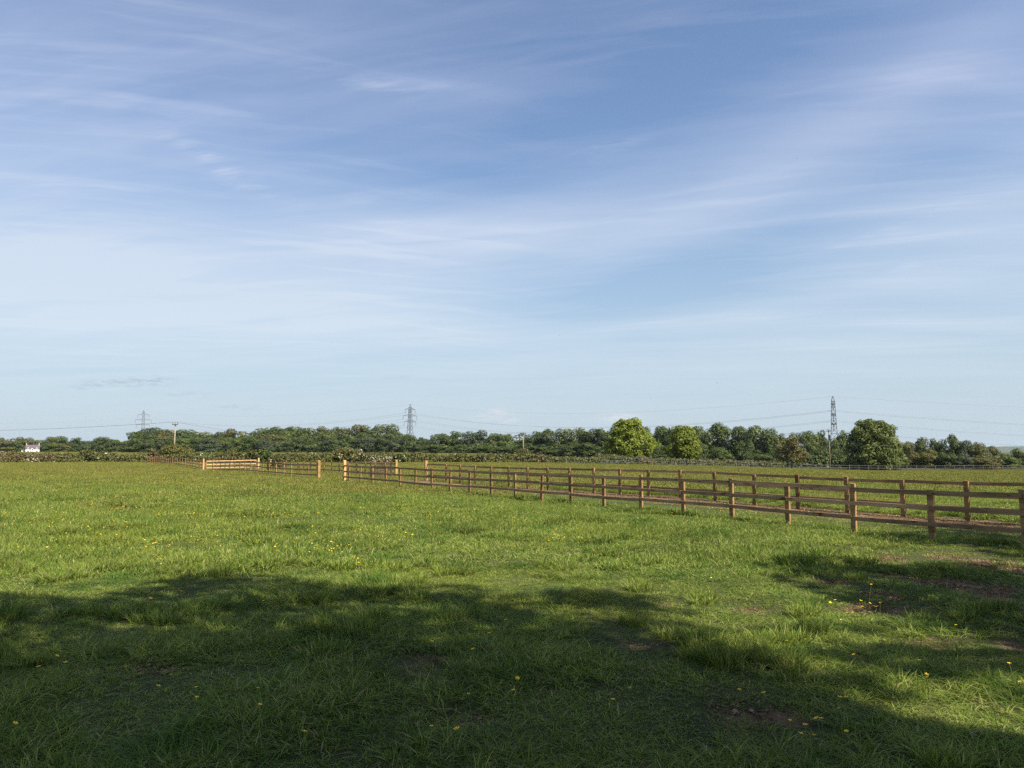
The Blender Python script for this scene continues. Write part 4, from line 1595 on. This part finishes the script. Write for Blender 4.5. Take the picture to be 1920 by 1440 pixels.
shaped_tree('broad_tree', 'broad dark green tree behind the grey fence, right of the right pylon', 1636, 786, 158,
            [(0.02, 50), (0.3, 60), (0.5, 56), (0.65, 50), (0.8, 42), (0.9, 34), (0.97, 26), (1.0, 16)],
            [(0.02, 52), (0.2, 57), (0.4, 57), (0.58, 54), (0.72, 46), (0.85, 34), (0.95, 26), (1.0, 18)],
            'broad', 33, 150, 0.33, 10, 0.05, 0.13)
field_tree('bronze_tree', 'brownish bronze-leaved tree beside the slim pole at the field edge', 1482, 812, 877, 152, 66, 'bronze', 34, 55, 0.34, 8.0, z0f=0.02)


# ------------------------------------------------------------------ hedges and shrubs
def hedge(label, path, h, w, kind, seed, blossom=0.0, leaf=0.26, per=115, group=None, top_var=0.25, trim=0.0):
    """path: list of (x,y); leafy mass along it with an uneven top"""
    g = np.random.default_rng(seed)
    pts = np.array(path, float)
    seg = np.hypot(*np.diff(pts, axis=0).T)
    cum = np.concatenate([[0], np.cumsum(seg)])
    L = cum[-1]
    n = int(L * per * h)
    s = g.uniform(0, L, n)
    x = np.interp(s, cum, pts[:, 0])
    y = np.interp(s, cum, pts[:, 1])
    loc_h = h * (1 + top_var * (vnoise(s, s * 0 + seed, 5.0, seed, 2) - 0.5) * 2 + 0.16 * (vnoise(s, s * 0 + seed, 1.1, seed + 3, 2) - 0.5) * 2)
    a = g.uniform(-0.15, PI + 0.15, n)
    rr = 0.72 + 0.34 * g.uniform(0, 1, n) ** 0.7
    boxy = np.power(np.abs(np.sin(a)), 0.6 if trim == 0 else 0.35) * np.sign(np.sin(a))
    off = np.cos(a) * w / 2 * rr * (1 + 0.35 * (vnoise(s, s * 0 + 40, 1.6, seed + 7, 2) - 0.5))
    zz = boxy * loc_h * rr
    zz = np.where(g.uniform(0, 1, n) < 0.28, g.uniform(0, 1, n) * loc_h * 0.95, zz)
    y2 = y + off
    C = np.stack([x, y2, ground_z(x, y2) + np.clip(zz, 0.02, None)], 1)
    N = np.stack([g.normal(0, 0.6, n), np.cos(a) * 1.0 + g.normal(0, 0.6, n), np.sin(a) + g.normal(0, 0.5, n) + 0.2], 1)
    base = np.array([pts[0, 0], pts[0, 1], gz(*pts[0])])
    sz = leaf * g.uniform(0.6, 1.4, n)
    t = thing('hedge', label, 'hedge', tuple(base), group)
    bl = (vnoise(s, zz * 2, 3.2, seed + 11, 3) + g.uniform(-0.12, 0.12, n)) > (1.0 - blossom)
    V, F = leaf_quads(C - base, N, sz, g)
    F4 = F
    link('foliage', mesh_np('foliage', V, F4, [FOL[kind]]), t)
    if blossom > 0 and bl.sum() > 5:
        V, F = leaf_quads(C[bl] - base + np.array([0, -0.10, 0.05]), N[bl], sz[bl] * 0.8, g)
        link('blossom', mesh_np('blossom', V, F, [FOL['blossom']]), t)
    # woody stems inside
    m = MB()
    k = int(L / 1.4)
    for i in range(k):
        q = (i + 0.5) / k * L
        px_, py_ = np.interp(q, cum, pts[:, 0]), np.interp(q, cum, pts[:, 1])
        bz = gz(px_, py_)
        b = Vector((px_, py_, bz)) - Vector(base)
        m.tube([b + Vector((0, 0, -0.2)), b + Vector((g.uniform(-.2, .2), g.uniform(-.2, .2), h * 0.45)), b + Vector((g.uniform(-.4, .4), g.uniform(-.3, .3), h * 0.8))], [0.05, 0.035, 0.012], 5)
    m.build('stems', M['bark'], t)
    return t


def shrub(label, px, top, Z, wpx, kind, seed, blossom=0.0, spiky=0.0, leaf=0.24, per_area=26, group='bushes standing up out of the hedges'):
    x = at(px, Z)
    base = gz(x, Z)
    H = height_at(top, Z) - base
    W = wpx / FPX * Z
    g = np.random.default_rng(seed)
    t = thing('bush', label, 'bush', (x, Z, base), group)
    L = crown_lobes(seed, W, H, 0.0, 22, 0.12, 0.22)
    V, F = lobe_leaves(L, per_area, leaf, g, jitter=0.7, under=0.5)
    if spiky > 0:
        n = int(400 * spiky)
        a = g.uniform(0, 2 * PI, 26)
        pick = g.integers(0, 26, n)
        q = g.uniform(0.2, 1.0, n)
        sp = W * 0.45
        C = np.stack([np.cos(a[pick]) * sp * q * 0.9, np.sin(a[pick]) * sp * q * 0.6, H * (0.35 + 0.70 * q * (0.75 + 0.25 * np.sin(a[pick] * 3)))], 1) + g.normal(0, 0.05, (n, 3))
        V2, F2 = leaf_quads(C, g.normal(0, 1, (n, 3)), leaf * 0.8 * g.uniform(0.6, 1.2, n), g)
        V, F = np.concatenate([V, V2]), np.concatenate([F, F2 + len(V)])
    link('foliage', mesh_np('foliage', V, F, [FOL[kind]]), t)
    if blossom > 0:
        V, F = lobe_leaves(L, per_area * blossom, leaf * 0.8, g, jitter=0.7, under=0.2)
        link('blossom', mesh_np('blossom', V * 1.02, F, [FOL['blossom']]), t)
    trunk_mb(H * 0.9, 0.07, seed, 5, 0.3).build('stems', M['bark'], t)
    return t


def build_hedges():
    # left hedge, in stretches that look different
    hedge('brownish hedge flecked with pinkish blossom, below the white cottage', [(at(-120, 119), 119), (at(115, 119), 119)], 1.62, 2.2, 'hedge_brown', 61, 0.46)
    hedge('dense green hedge left of where the distant fence ends', [(at(115, 119), 119), (at(283, 119), 119)], 1.55, 2.2, 'hedge', 62, 0.27)
    hedge('dark green hedge behind the pale cross rails', [(at(283, 121), 121), (at(620, 121), 121)], 1.50, 2.2, 'hedge', 63, 0.24)
    hedge('pale hawthorn hedge in full cream blossom right of the big grey-green bush', [(at(676, 119), 119), (at(738, 119), 119)], 1.55, 2.0, 'hedge', 64, 0.36)
    hedge('uneven green hedge under the tall dark row', [(at(738, 119.5), 119.5), (at(1010, 120), 120)], 1.45, 2.0, 'hedge', 65, 0.27)
    hedge('trimmed low hedge with brown lower half, left of the big bright tree', [(at(1010, 121), 121), (at(1125, 124), 124)], 1.15, 1.8, 'hedge', 66, 0.0, trim=1, top_var=0.08)
    hedge('low pale trimmed hedge behind the wire fence', [(at(1222, 133), 133), (at(1300, 137), 137), (at(1405, 143), 143), (at(1470, 146), 146)], 1.30, 1.8, 'hedge', 67, 0.10, trim=1, top_var=0.12)
    hedge('dark scrub in the shade of the big bright tree', [(at(1122, 128), 128), (at(1220, 133), 133)], 1.5, 2.2, 'hedge', 68, 0.15)
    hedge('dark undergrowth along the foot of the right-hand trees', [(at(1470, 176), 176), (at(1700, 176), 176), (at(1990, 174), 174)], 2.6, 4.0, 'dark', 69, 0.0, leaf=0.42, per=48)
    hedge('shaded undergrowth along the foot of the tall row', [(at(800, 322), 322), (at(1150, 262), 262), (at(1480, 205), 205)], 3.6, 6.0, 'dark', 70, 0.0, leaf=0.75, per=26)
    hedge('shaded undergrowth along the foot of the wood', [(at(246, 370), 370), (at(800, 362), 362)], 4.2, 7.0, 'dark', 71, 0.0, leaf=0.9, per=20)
    # bushes
    shrub('brown leafless-looking bush beside the wooden pole', 292, 842, 120, 34, 'hedge_brown', 81, spiky=0.6)
    shrub('big olive bush at the foot of the short wooden pole', 330, 833, 122, 66, 'olive', 82, spiky=0.7)
    shrub('green spiky bush rising from the left hedge', 171, 838, 119.5, 30, 'hedge', 83, spiky=0.6)
    shrub('elder bush with white flower heads behind the distant fence', 384, 846, 119, 44, 'mid', 84, blossom=0.18)
    shrub('rounded green bush left of the pale cross rails', 441, 842, 119, 40, 'hedge', 85, spiky=0.4)
    shrub('thin spiky bush above the pale cross rails', 474, 844, 119.5, 22, 'olive', 86, spiky=0.8)
    shrub('upright green bush right of the pale cross rails', 498, 842, 119, 28, 'mid', 87, spiky=0.5)
    shrub('biggest grey-green bush in the hedge, behind the gateway', 651, 838, 119, 62, 'olive', 88, spiky=0.5, blossom=0.04)
    shrub('light green bush beside the cream blossom', 752, 851, 118.5, 28, 'mid', 89, blossom=0.08)
    shrub('low leafy bush flecked with white in the hedge under the tall row', 860, 851, 119, 40, 'olive', 90)
    shrub('bush around the base of the slim pole', 980, 840, 121.5, 34, 'olive', 91, spiky=0.6)
    shrub('rusty low bush right of the slim pole', 1008, 851, 120, 36, 'hedge_brown', 92, spiky=0.3)
    shrub('pale dry bush under the right skirt of the big bright tree', 1208, 862, 131, 32, 'hedge_brown', 93)
    shrub('white-flowering bush right of the short trunk', 1289, 864, 137.2, 14, 'olive', 94, blossom=0.9)
    shrub('small white-flowered bush rising from the hedge under the tall row', 900, 853, 119, 26, 'hedge', 95, blossom=0.3)


build_hedges()


# ------------------------------------------------------------------ pylons, poles and lines
def pylon(label, px, top, Z, yaw, H=27.0, arms=((0.70, 3.4), (0.82, 2.9), (0.94, 2.2)), thick=1.0, peak=0.94):
    """lattice tower: four tapering legs, bracing, three pairs of arms"""
    x = at(px, Z)
    base = height_at(top, Z) - H
    t = thing('pylon', label, 'pylon', (x, Z, base), 'lattice pylons along the skyline', yaw)
    wb, ww = H * 0.075, H * 0.030

    def half(z):
        f = z / H
        if f < 0.62:
            return wb + (ww - wb) * f / 0.62
        if f < peak:
            return ww + (ww * 0.62 - ww) * (f - 0.62) / (peak - 0.62)
        return max(0.05, ww * 0.62 * (1 - (f - peak) / (1 - peak)))
    levels = [0.0, 0.14, 0.27, 0.38, 0.47, 0.55, 0.62, 0.67, 0.72, 0.77, 0.82, 0.87, 0.915, peak if peak > 0.92 else 0.95, 1.0]
    levels = sorted(set(levels))
    zs = [H * f for f in levels]
    for sx, sy in ((-1, -1), (1, -1), (1, 1), (-1, 1)):
        m = MB()
        for a, b in zip(zs[:-1], zs[1:]):
            m.bar((sx * half(a), sy * half(a), a), (sx * half(b), sy * half(b), b), 0.17 * thick)
        m.build('leg', M['steel'], t)
    m = MB()
    for k, (a, b) in enumerate(zip(zs[:-1], zs[1:])):
        A, B = half(a), half(b)
        for (p, q) in (((-1, -1), (1, -1)), ((1, -1), (1, 1)), ((1, 1), (-1, 1)), ((-1, 1), (-1, -1))):
            m.bar((p[0] * A, p[1] * A, a), (q[0] * B, q[1] * B, b), 0.075 * thick)
            m.bar((q[0] * A, q[1] * A, a), (p[0] * B, p[1] * B, b), 0.075 * thick)
            if k % 2 == 0:
                m.bar((p[0] * B, p[1] * B, b), (q[0] * B, q[1] * B, b), 0.12)
    m.build('bracing', M['steel'], t)
    tips = []
    for (f, ln) in arms:
        z = H * f
        w = half(z)
        for sx in (-1, 1):
            m = MB()
            tip = (sx * (w + ln), 0, z)
            for sy in (-1, 1):
                m.bar((sx * w, sy * w, z), tip, 0.15)
                m.bar((sx * w, sy * w, z + H * 0.028), tip, 0.13)
            m.bar((sx * (w + ln * 0.5), -w * 0.5, z), (sx * (w + ln * 0.5), w * 0.5, z), 0.1)
            a = m.build('cross_arm', M['steel'], t)
            s = MB()
            pts = [(tip[0], 0, z - 0.1 - 0.16 * q) for q in range(12)]
            s.tube(pts, [0.09 if q % 2 else 0.19 for q in range(12)], 6)
            s.build('insulator', M['insulator'], a)
            tips.append((sx, f, Vector((tip[0], 0, z - 1.95))))
    mat = Matrix.Translation((x, Z, base)) @ Matrix.Rotation(yaw, 4, 'Z')
    return {'tips': {(sx, round(f, 3)): mat @ p for (sx, f, p) in tips}, 'peak': mat @ Vector((0, 0, H)), 'fs': [round(f, 3) for (f, _) in arms]}


def cable(label, a, b, sag, group, r=0.034, name='power_cable'):
    a, b = Vector(a), Vector(b)
    pts = []
    for k in range(21):
        q = k / 20
        p = a.lerp(b, q)
        p.z -= sag * 4 * q * (1 - q)
        pts.append(p - a)
    m = MB().tube(pts, r, 5)
    o = m.build(name, M['cable'] if name == 'power_cable' else M['wire'], None, a)
    return tag(o, label, 'cable', group)


ARMS = ((0.66, 3.2), (0.775, 4.0), (0.90, 2.8))
py_l = pylon('left grey pylon standing behind the wood, arms seen full width', 269, 770, 500, R(25), 27, ARMS, 1.55)
py_m = pylon('middle grey pylon rising behind the end of the wood', 769, 758, 400, R(48), 27, ARMS, 0.95)
py_r = pylon('right-hand tallest-looking pylon, a narrow tower with its arms edge-on', 1563, 743, 250, R(67), 27, ARMS)
LV = {ARMS[0][0]: 'lowest', ARMS[1][0]: 'middle', ARMS[2][0]: 'top'}


def string(a, b, sag, where):
    for f in a['fs']:
        for sx in (-1, 1):
            cable('%s power cable %s, %s of its pair' % (LV[f], where, 'nearer' if sx > 0 else 'farther'), a['tips'][(sx, f)], b['tips'][(sx, f)], sag, 'pylon power cables')
    cable('thin earth wire over the tower peaks %s' % where, a['peak'], b['peak'], sag * 0.8, 'pylon power cables', 0.022)


def shifted(p, vec):
    return {'tips': {k: v + Vector(vec) for k, v in p['tips'].items()}, 'peak': p['peak'] + Vector(vec), 'fs': p['fs']}


string(py_m, py_r, 6.5, 'between the middle and right pylons')
string(py_r, shifted(py_r, (190, -60, -6)), 4.5, 'leaving the right pylon rightward')
string(py_l, py_m, 6.0, 'between the left and middle pylons')
string(py_l, shifted(py_l, (-215, -40, 1.5)), 5.0, 'leaving the left pylon leftward')


def utility_pole(label, px, top, Z, lean=0.0, kit='arms'):
    x = at(px, Z)
    base = gz(x, Z)
    H = height_at(top, Z) - base
    t = thing('utility_pole', label, 'pole', (x, Z, base), 'wooden utility poles')
    t.rotation_euler = (0, lean, 0)
    MB().tube([(0, 0, -0.4), (0, 0, H * 0.5), (0, 0, H)], [0.14, 0.12, 0.095], 10).build('pole', M['pole'], t, smooth_shade=True)
    arm = MB().box((0, -0.16, H - 0.25), (0.95 if kit == 'arms' else 1.1, 0.10, 0.12)).build('cross_arm', M['grey_wood'], t)
    for q in (-0.42, 0.0, 0.42):
        s = MB()
        s.tube([(q * (1 if kit == 'arms' else .8), -0.16, H - 0.19 + 0.05 * k) for k in range(8)], [0.03 if k % 2 else 0.075 for k in range(8)], 6)
        s.build('insulator', M['insulator'], arm)
    if kit == 'transformer':
        MB().tube([(0.0, -0.42, H - 1.9), (0, -0.42, H - 1.8), (0, -0.42, H - 1.0), (0, -0.42, H - 0.9)], [0.22, 0.3, 0.3, 0.2], 12).build('transformer', M['steel'], t)
        MB().bar((0, 0, H - 1.3), (0, -0.3, H - 1.3), 0.08).build('bracket', M['steel'], t)
    return Vector((x, Z - 0.16, base + H + 0.15))


pa = utility_pole('short leaning wooden pole with a small crossarm rising from the left bush', 328, 793, 124, R(1.2))
pb = utility_pole('slim pale wooden pole in front of the tall row', 981, 811, 152)
pc = utility_pole('tall wooden pole with a transformer by the grey fence', 1553, 806, 147, 0, 'transformer')
for k, (dx, wd) in enumerate(((-0.42, 'outer left'), (0.0, 'centre'), (0.42, 'outer right'))):
    o = Vector((dx, 0, 0))
    cable('%s wire of the wooden poles sagging across the wood' % wd, pa + o, pb + o, 2.6, 'wires on the wooden poles', 0.0065, 'overhead_wire')
    cable('%s wire from the slim pole to the transformer pole' % wd, pb + o, pc + o, 1.6, 'wires on the wooden poles', 0.0065, 'overhead_wire')
    cable('%s wire running left from the leaning pole past the cottage' % wd, pa + o, Vector((-165, 150, height_at(789, 150))) + o, 1.8, 'wires on the wooden poles', 0.0065, 'overhead_wire')


# ------------------------------------------------------------------ cottage
def cottage():
    Z = 440.0
    x = at(64.5, Z)
    base = height_at(851.5, Z)
    t = thing('cottage', 'small white cottage with a slate roof and two end chimneys', 'house', (x, Z, base))
    t.rotation_euler = (0, 0, R(30))
    t.scale = (0.80, 0.80, 0.86)
    W, D = 8.3, 6.0
    eave, ridge = 3.5, 6.0
    out = [(-W / 2, 0), (W / 2, 0), (W / 2, eave), (-W / 2, eave)]
    MB().prism(out, -D / 2, D / 2).build('wall', M['render_white'], t)
    for sx in (-1, 1):
        g = MB()
        for yy in (0,):
            pass
        g.v += [(sx * W / 2, -D / 2, eave), (sx * W / 2, D / 2, eave), (sx * W / 2, 0, ridge - 0.1), (sx * (W / 2 - 0.25), -D / 2, eave), (sx * (W / 2 - 0.25), D / 2, eave), (sx * (W / 2 - 0.25), 0, ridge - 0.1)]
        g.f += [(0, 1, 2), (3, 5, 4), (0, 2, 5, 3), (1, 4, 5, 2), (0, 3, 4, 1)]
        g.build('gable', M['render_white'], t)
    r = MB()
    ov = 0.28
    for sy in (-1, 1):
        e = Vector((0, sy * (D / 2 + ov), eave - 0.12))
        k = Vector((0, 0, ridge))
        th = Vector((0, 0, 0.14))
        xs = W / 2 + 0.18
        v = [(-xs, e.y, e.z), (xs, e.y, e.z), (xs, k.y, k.z), (-xs, k.y, k.z)]
        i0 = len(r.v)
        r.v += v + [(a, b, c + 0.14) for (a, b, c) in v]
        r.f += [(i0, i0 + 1, i0 + 2, i0 + 3), (i0 + 7, i0 + 6, i0 + 5, i0 + 4), (i0, i0 + 4, i0 + 5, i0 + 1), (i0 + 1, i0 + 5, i0 + 6, i0 + 2), (i0 + 2, i0 + 6, i0 + 7, i0 + 3), (i0 + 3, i0 + 7, i0 + 4, i0)]
    roof = r.build('roof', M['slate'], t)
    for sx in (-1, 1):
        MB().box((sx * (W / 2 - 0.32), 0, ridge + 0.25), (0.62, 0.8, 1.5)).box((sx * (W / 2 - 0.32), 0, ridge + 1.02), (0.74, 0.92, 0.12)).box(
            (sx * (W / 2 - 0.32), 0, ridge + 1.2), (0.26, 0.26, 0.3)).build('chimney', M['brick'], roof)
    # central gabled porch bay
    b = MB().prism([(-1.1, 1.75), (1.1, 1.75), (1.1, 3.35), (0, 4.75), (-1.1, 3.35)], -D / 2 - 0.75, -D / 2 + 1.6)
    bay = b.build('gabled_bay', M['render_white'], t)
    MB().bar((-1.25, -D / 2 - 0.95, 3.22), (0, -D / 2 - 0.95, 4.88), 0.4, 0.12).bar((1.25, -D / 2 - 0.95, 3.22), (0, -D / 2 - 0.95, 4.88), 0.4, 0.12).build('bargeboard', M['slate'], bay)
    rr = MB()
    for sx in (-1, 1):
        rr.bar((sx * 0.68, -D / 2 - 0.85, 4.06), (sx * 0.68, 0.2, 4.06), 1.75, 0.12, up=(sx * 0.77, 0, 0.64))
    rr.build('bay_roof', M['slate'], bay)
    MB().box((0, -D / 2 - 0.76, 3.1), (0.62, 0.05, 1.05)).build('window', M['dark_glass'], bay)
    MB().box((-1.0, -D / 2 - 0.62, 0.88), (0.16, 0.16, 1.75)).box((1.0, -D / 2 - 0.62, 0.88), (0.16, 0.16, 1.75)).build('porch_posts', M['render_white'], bay)
    MB().box((0, -D / 2 - 0.02, 0.95), (1.7, 0.06, 1.6)).build('door', M['door'], t)
    for sx in (-1, 1):
        # half dormers
        d = MB().prism([(sx * 2.6 - 0.6, eave - 0.3), (sx * 2.6 + 0.6, eave - 0.3), (sx * 2.6 + 0.6, eave + 0.35), (sx * 2.6, eave + 0.85), (sx * 2.6 - 0.6, eave + 0.35)], -D / 2 - 0.08, -D / 2 + 1.2)
        dm = d.build('dormer', M['render_white'], t)
        MB().box((sx * 2.6, -D / 2 - 0.10, eave + 0.08), (0.62, 0.05, 0.55)).build('window', M['dark_glass'], dm)
        w = MB().box((sx * 2.6, -D / 2 - 0.02, 1.5), (1.25, 0.08, 1.15)).build('window', M['dark_glass'], t)
        f = MB()
        for q in (-0.64, 0, 0.64):
            f.box((sx * 2.6 + q, -D / 2 - 0.07, 1.5), (0.07, 0.06, 1.25))
        f.box((sx * 2.6, -D / 2 - 0.08, 0.90), (1.4, 0.14, 0.07))
        f.build('frame', M['render_white'], w)
    # lean-to outbuilding on the left
    s = thing('outbuilding', 'low white gabled outbuilding left of the cottage', 'outbuilding', (at(46.0, Z), Z + 2, base))
    s.scale = (0.8, 0.8, 0.8)
    MB().prism([(-1.3, 0), (1.3, 0), (1.3, 1.5), (-0.9, 3.0), (-1.3, 2.7)], -2, 2).build('wall', M['render_white'], s)
    MB().bar((1.5, 0, 1.48), (-1.05, 0, 3.16), 4.3, 0.1).build('roof', M['slate'], s)


cottage()


# ------------------------------------------------------------------ birds
def bird(label, px, py, Z, span, bank):
    x = at(px, Z)
    z = height_at(py, Z)
    m = MB()
    v = []
    bl = span * 0.42
    # one continuous body: fuselage rings with wings grown from the side
    m.tube([(0, -bl / 2, 0), (0, -bl * 0.38, 0.005), (0, -bl * 0.1, 0), (0, bl * 0.25, 0), (0, bl * 0.5, 0)], [span * 0.012, span * 0.045, span * 0.06, span * 0.035, span * 0.02], 8)
    for sx in (-1, 1):
        i0 = len(m.v)
        for (a, b, c) in ((0.05, -0.10, 0.0), (0.05, 0.10, 0.0), (0.28, 0.10, 0.07), (0.28, -0.11, 0.07), (0.5, 0.06, 0.02), (0.46, -0.03, 0.02)):
            m.v.append((sx * a * span, b * span, c * span))
            m.v.append((sx * a * span, b * span, c * span - 0.008 * span))
        for (p, q) in ((0, 1), (1, 2), (2, 3), (3, 0), (2, 4), (4, 5), (5, 3)):
            m.f.append((i0 + 2 * p, i0 + 2 * q, i0 + 2 * q + 1, i0 + 2 * p + 1))
        m.f += [(i0, i0 + 2, i0 + 4, i0 + 6), (i0 + 7, i0 + 5, i0 + 3, i0 + 1), (i0 + 6, i0 + 4, i0 + 8, i0 + 10), (i0 + 11, i0 + 9, i0 + 5, i0 + 7)]
    o = m.build('bird', M['bird'], None, (x, Z, z), bank)
    o.rotation_euler = (0.2, bank * 0.3, bank)
    tag(o, label, 'bird', 'birds in the sky')


bird('small dark bird flying low over the right-hand trees', 1346, 718, 90, 0.26, 1.1)
bird('tiny dark bird just right of the photo middle, above the tall row', 968, 648, 110, 0.22, 0.7)
bird('tiny dark bird higher and further right than its neighbour in mid sky', 1050, 629, 120, 0.20, 2.0)
bird('tiny dark bird high in the blue on the right', 1512, 297, 70, 0.18, 0.4)


# ------------------------------------------------------------------ the trees behind the camera that shade the foreground
def shade_tree(label, trunk_xy, blobs, seed, leaf=0.20, per=19.0):
    """blobs: (ground x, ground y, radius, height): leafy lobes standing where the sun's ray to that ground passes at that height"""
    x0, y0 = trunk_xy
    z0 = gz(x0, y0)
    t = thing('shade_tree', label, 'tree', (x0, y0, z0))
    g = np.random.default_rng(seed)
    kx, ky = SUN_VEC.x / SUN_VEC.z, SUN_VEC.y / SUN_VEC.z
    L = []
    for (bx, by, r, h) in blobs:
        L.append((bx + kx * h - x0, by + ky * h - y0, h - z0, r, 0.9))
    V, F = lobe_leaves(L, per, leaf, g, jitter=0.8, under=0.8)
    link('crown', mesh_np('crown', V, F, [FOL['mid']]), t)
    m = MB()
    cen = Vector((sum(l[0] for l in L) / len(L), sum(l[1] for l in L) / len(L), sum(l[2] for l in L) / len(L)))
    fork = Vector((cen.x * 0.15, cen.y * 0.15, cen.z * 0.45))
    m.tube([(0, 0, -0.4), (0, 0, 0.3), fork * 0.6, fork], [0.55, 0.42, 0.34, 0.28], 12)
    for l in L[::2]:
        e = Vector(l[:3])
        q = fork.lerp(e, 0.5) + Vector((0, 0, 0.4))
        m.tube([fork, q, e], [0.13, 0.08, 0.02], 6)
    m.build('trunk', M['bark'], t, smooth_shade=True)
    return t


def build_shade():
    r = random.Random(5)
    # main shade over the foreground: edge points in the photograph, filled toward the camera
    edge = [(-260, 1120), (-100, 1118), (0, 1118), (130, 1122), (250, 1108), (330, 1085), (410, 1074), (490, 1080), (580, 1098), (690, 1116), (780, 1106),
            (860, 1092), (925, 1118), (1010, 1120), (1080, 1104), (1150, 1106), (1215, 1116), (1262, 1150), (1300, 1200), (1380, 1255), (1500, 1294),
            (1620, 1318), (1740, 1343), (1880, 1364), (2050, 1386)]
    blobs = []
    xs = [e[0] for e in edge]
    for row in range(16):
        k = -210.0
        while k < 2120:
            px = k + r.uniform(-14, 14)
            k += 52 if row < 6 else 84
            ey = float(np.interp(px, xs, [e[1] for e in edge]))
            gx, gy = on_ground(px, ey)
            rad = r.uniform(0.30, 0.52) if row < 6 else r.uniform(0.62, 0.92)
            y = gy - rad * 0.9 - (row * 0.50 if row < 6 else 3.0 + (row - 6) * 0.92)
            x = gx * (y / gy) if y > 1 else gx * 0.3 + r.uniform(-1, 1)
            if y < -1.5:
                continue
            if 0 < row < 6 and r.random() < 0.33 - 0.025 * row:
                continue
            h = 12.5 + 1.2 * math.sin(px * 0.01) + r.uniform(-0.8, 2.4) + row * 0.06
            blobs.append((x, y, rad, h))
    shade_tree('spreading tree behind the camera whose crown shades the foreground', (8.5, -5.5), blobs, 91)
    blobs = []
    for (px, py, rad, h) in [(1480, 1066, 0.35, 7.5), (1540, 1060, 0.5, 7.5), (1600, 1066, 0.55, 7.6), (1560, 1092, 0.5, 7.2), (1650, 1080, 0.75, 7.4), (1640, 1112, 0.6, 7.0),
                             (1720, 1090, 0.8, 7.2), (1730, 1130, 0.65, 6.8), (1800, 1080, 0.85, 7.5), (1800, 1120, 0.8, 7.0), (1790, 1158, 0.45, 6.6), (1860, 1090, 0.9, 7.3),
                             (1870, 1150, 0.7, 6.8), (1930, 1080, 0.9, 7.5), (1930, 1120, 0.8, 7.0), (1940, 1170, 0.6, 6.6), (2010, 1100, 1.0, 7.4), (2020, 1160, 0.8, 6.9), (2100, 1120, 1.0, 7.2),
                             (1690, 1010, 0.6, 8.6), (1750, 1014, 0.8, 8.8), (1820, 1010, 1.0, 9.0), (1880, 1016, 1.0, 9.0), (1940, 1004, 1.2, 9.2), (2000, 1010, 1.2, 9.2), (1640, 1008, 0.35, 8.4),
                             (2070, 1030, 1.2, 8.8), (2140, 1060, 1.2, 8.2), (1960, 1040, 0.7, 8.4), (1800, 990, 0.7, 9.4), (1890, 985, 0.9, 9.6)]:
        gx, gy = on_ground(px, py)
        blobs.append((gx, gy, rad * 1.38, h + 2))
    for _ in range(46):
        gx, gy = on_ground(r.uniform(1180, 1950), r.uniform(1160, 1310))
        blobs.append((gx, gy, r.uniform(0.14, 0.32), r.uniform(10, 15)))
    shade_tree('smaller tree outside the right edge that dapples the muddy grass', (15.5, 5.2), blobs, 92)


build_shade()


# ------------------------------------------------------------------ thin summer haze
def build_haze():
    m = bpy.data.materials.new('haze_air')
    m.use_nodes = True
    m.node_tree.nodes.clear()
    t = NT(m.node_tree)
    out = t.n('ShaderNodeOutputMaterial')
    v = t.n('ShaderNodeVolumePrincipled')
    v.inputs['Color'].default_value = (0.72, 0.83, 0.95, 1)
    v.inputs['Density'].default_value = HAZE_DENSITY
    v.inputs['Anisotropy'].default_value = 0.2
    m.node_tree.links.new(v.outputs[0], out.inputs['Volume'])
    o = MB().box((0, 2300, 3), (10400, 5600, 84)).build('haze', m)
    tag(o, kind='stuff')


HAZE_DENSITY = 5.5e-5
build_haze()
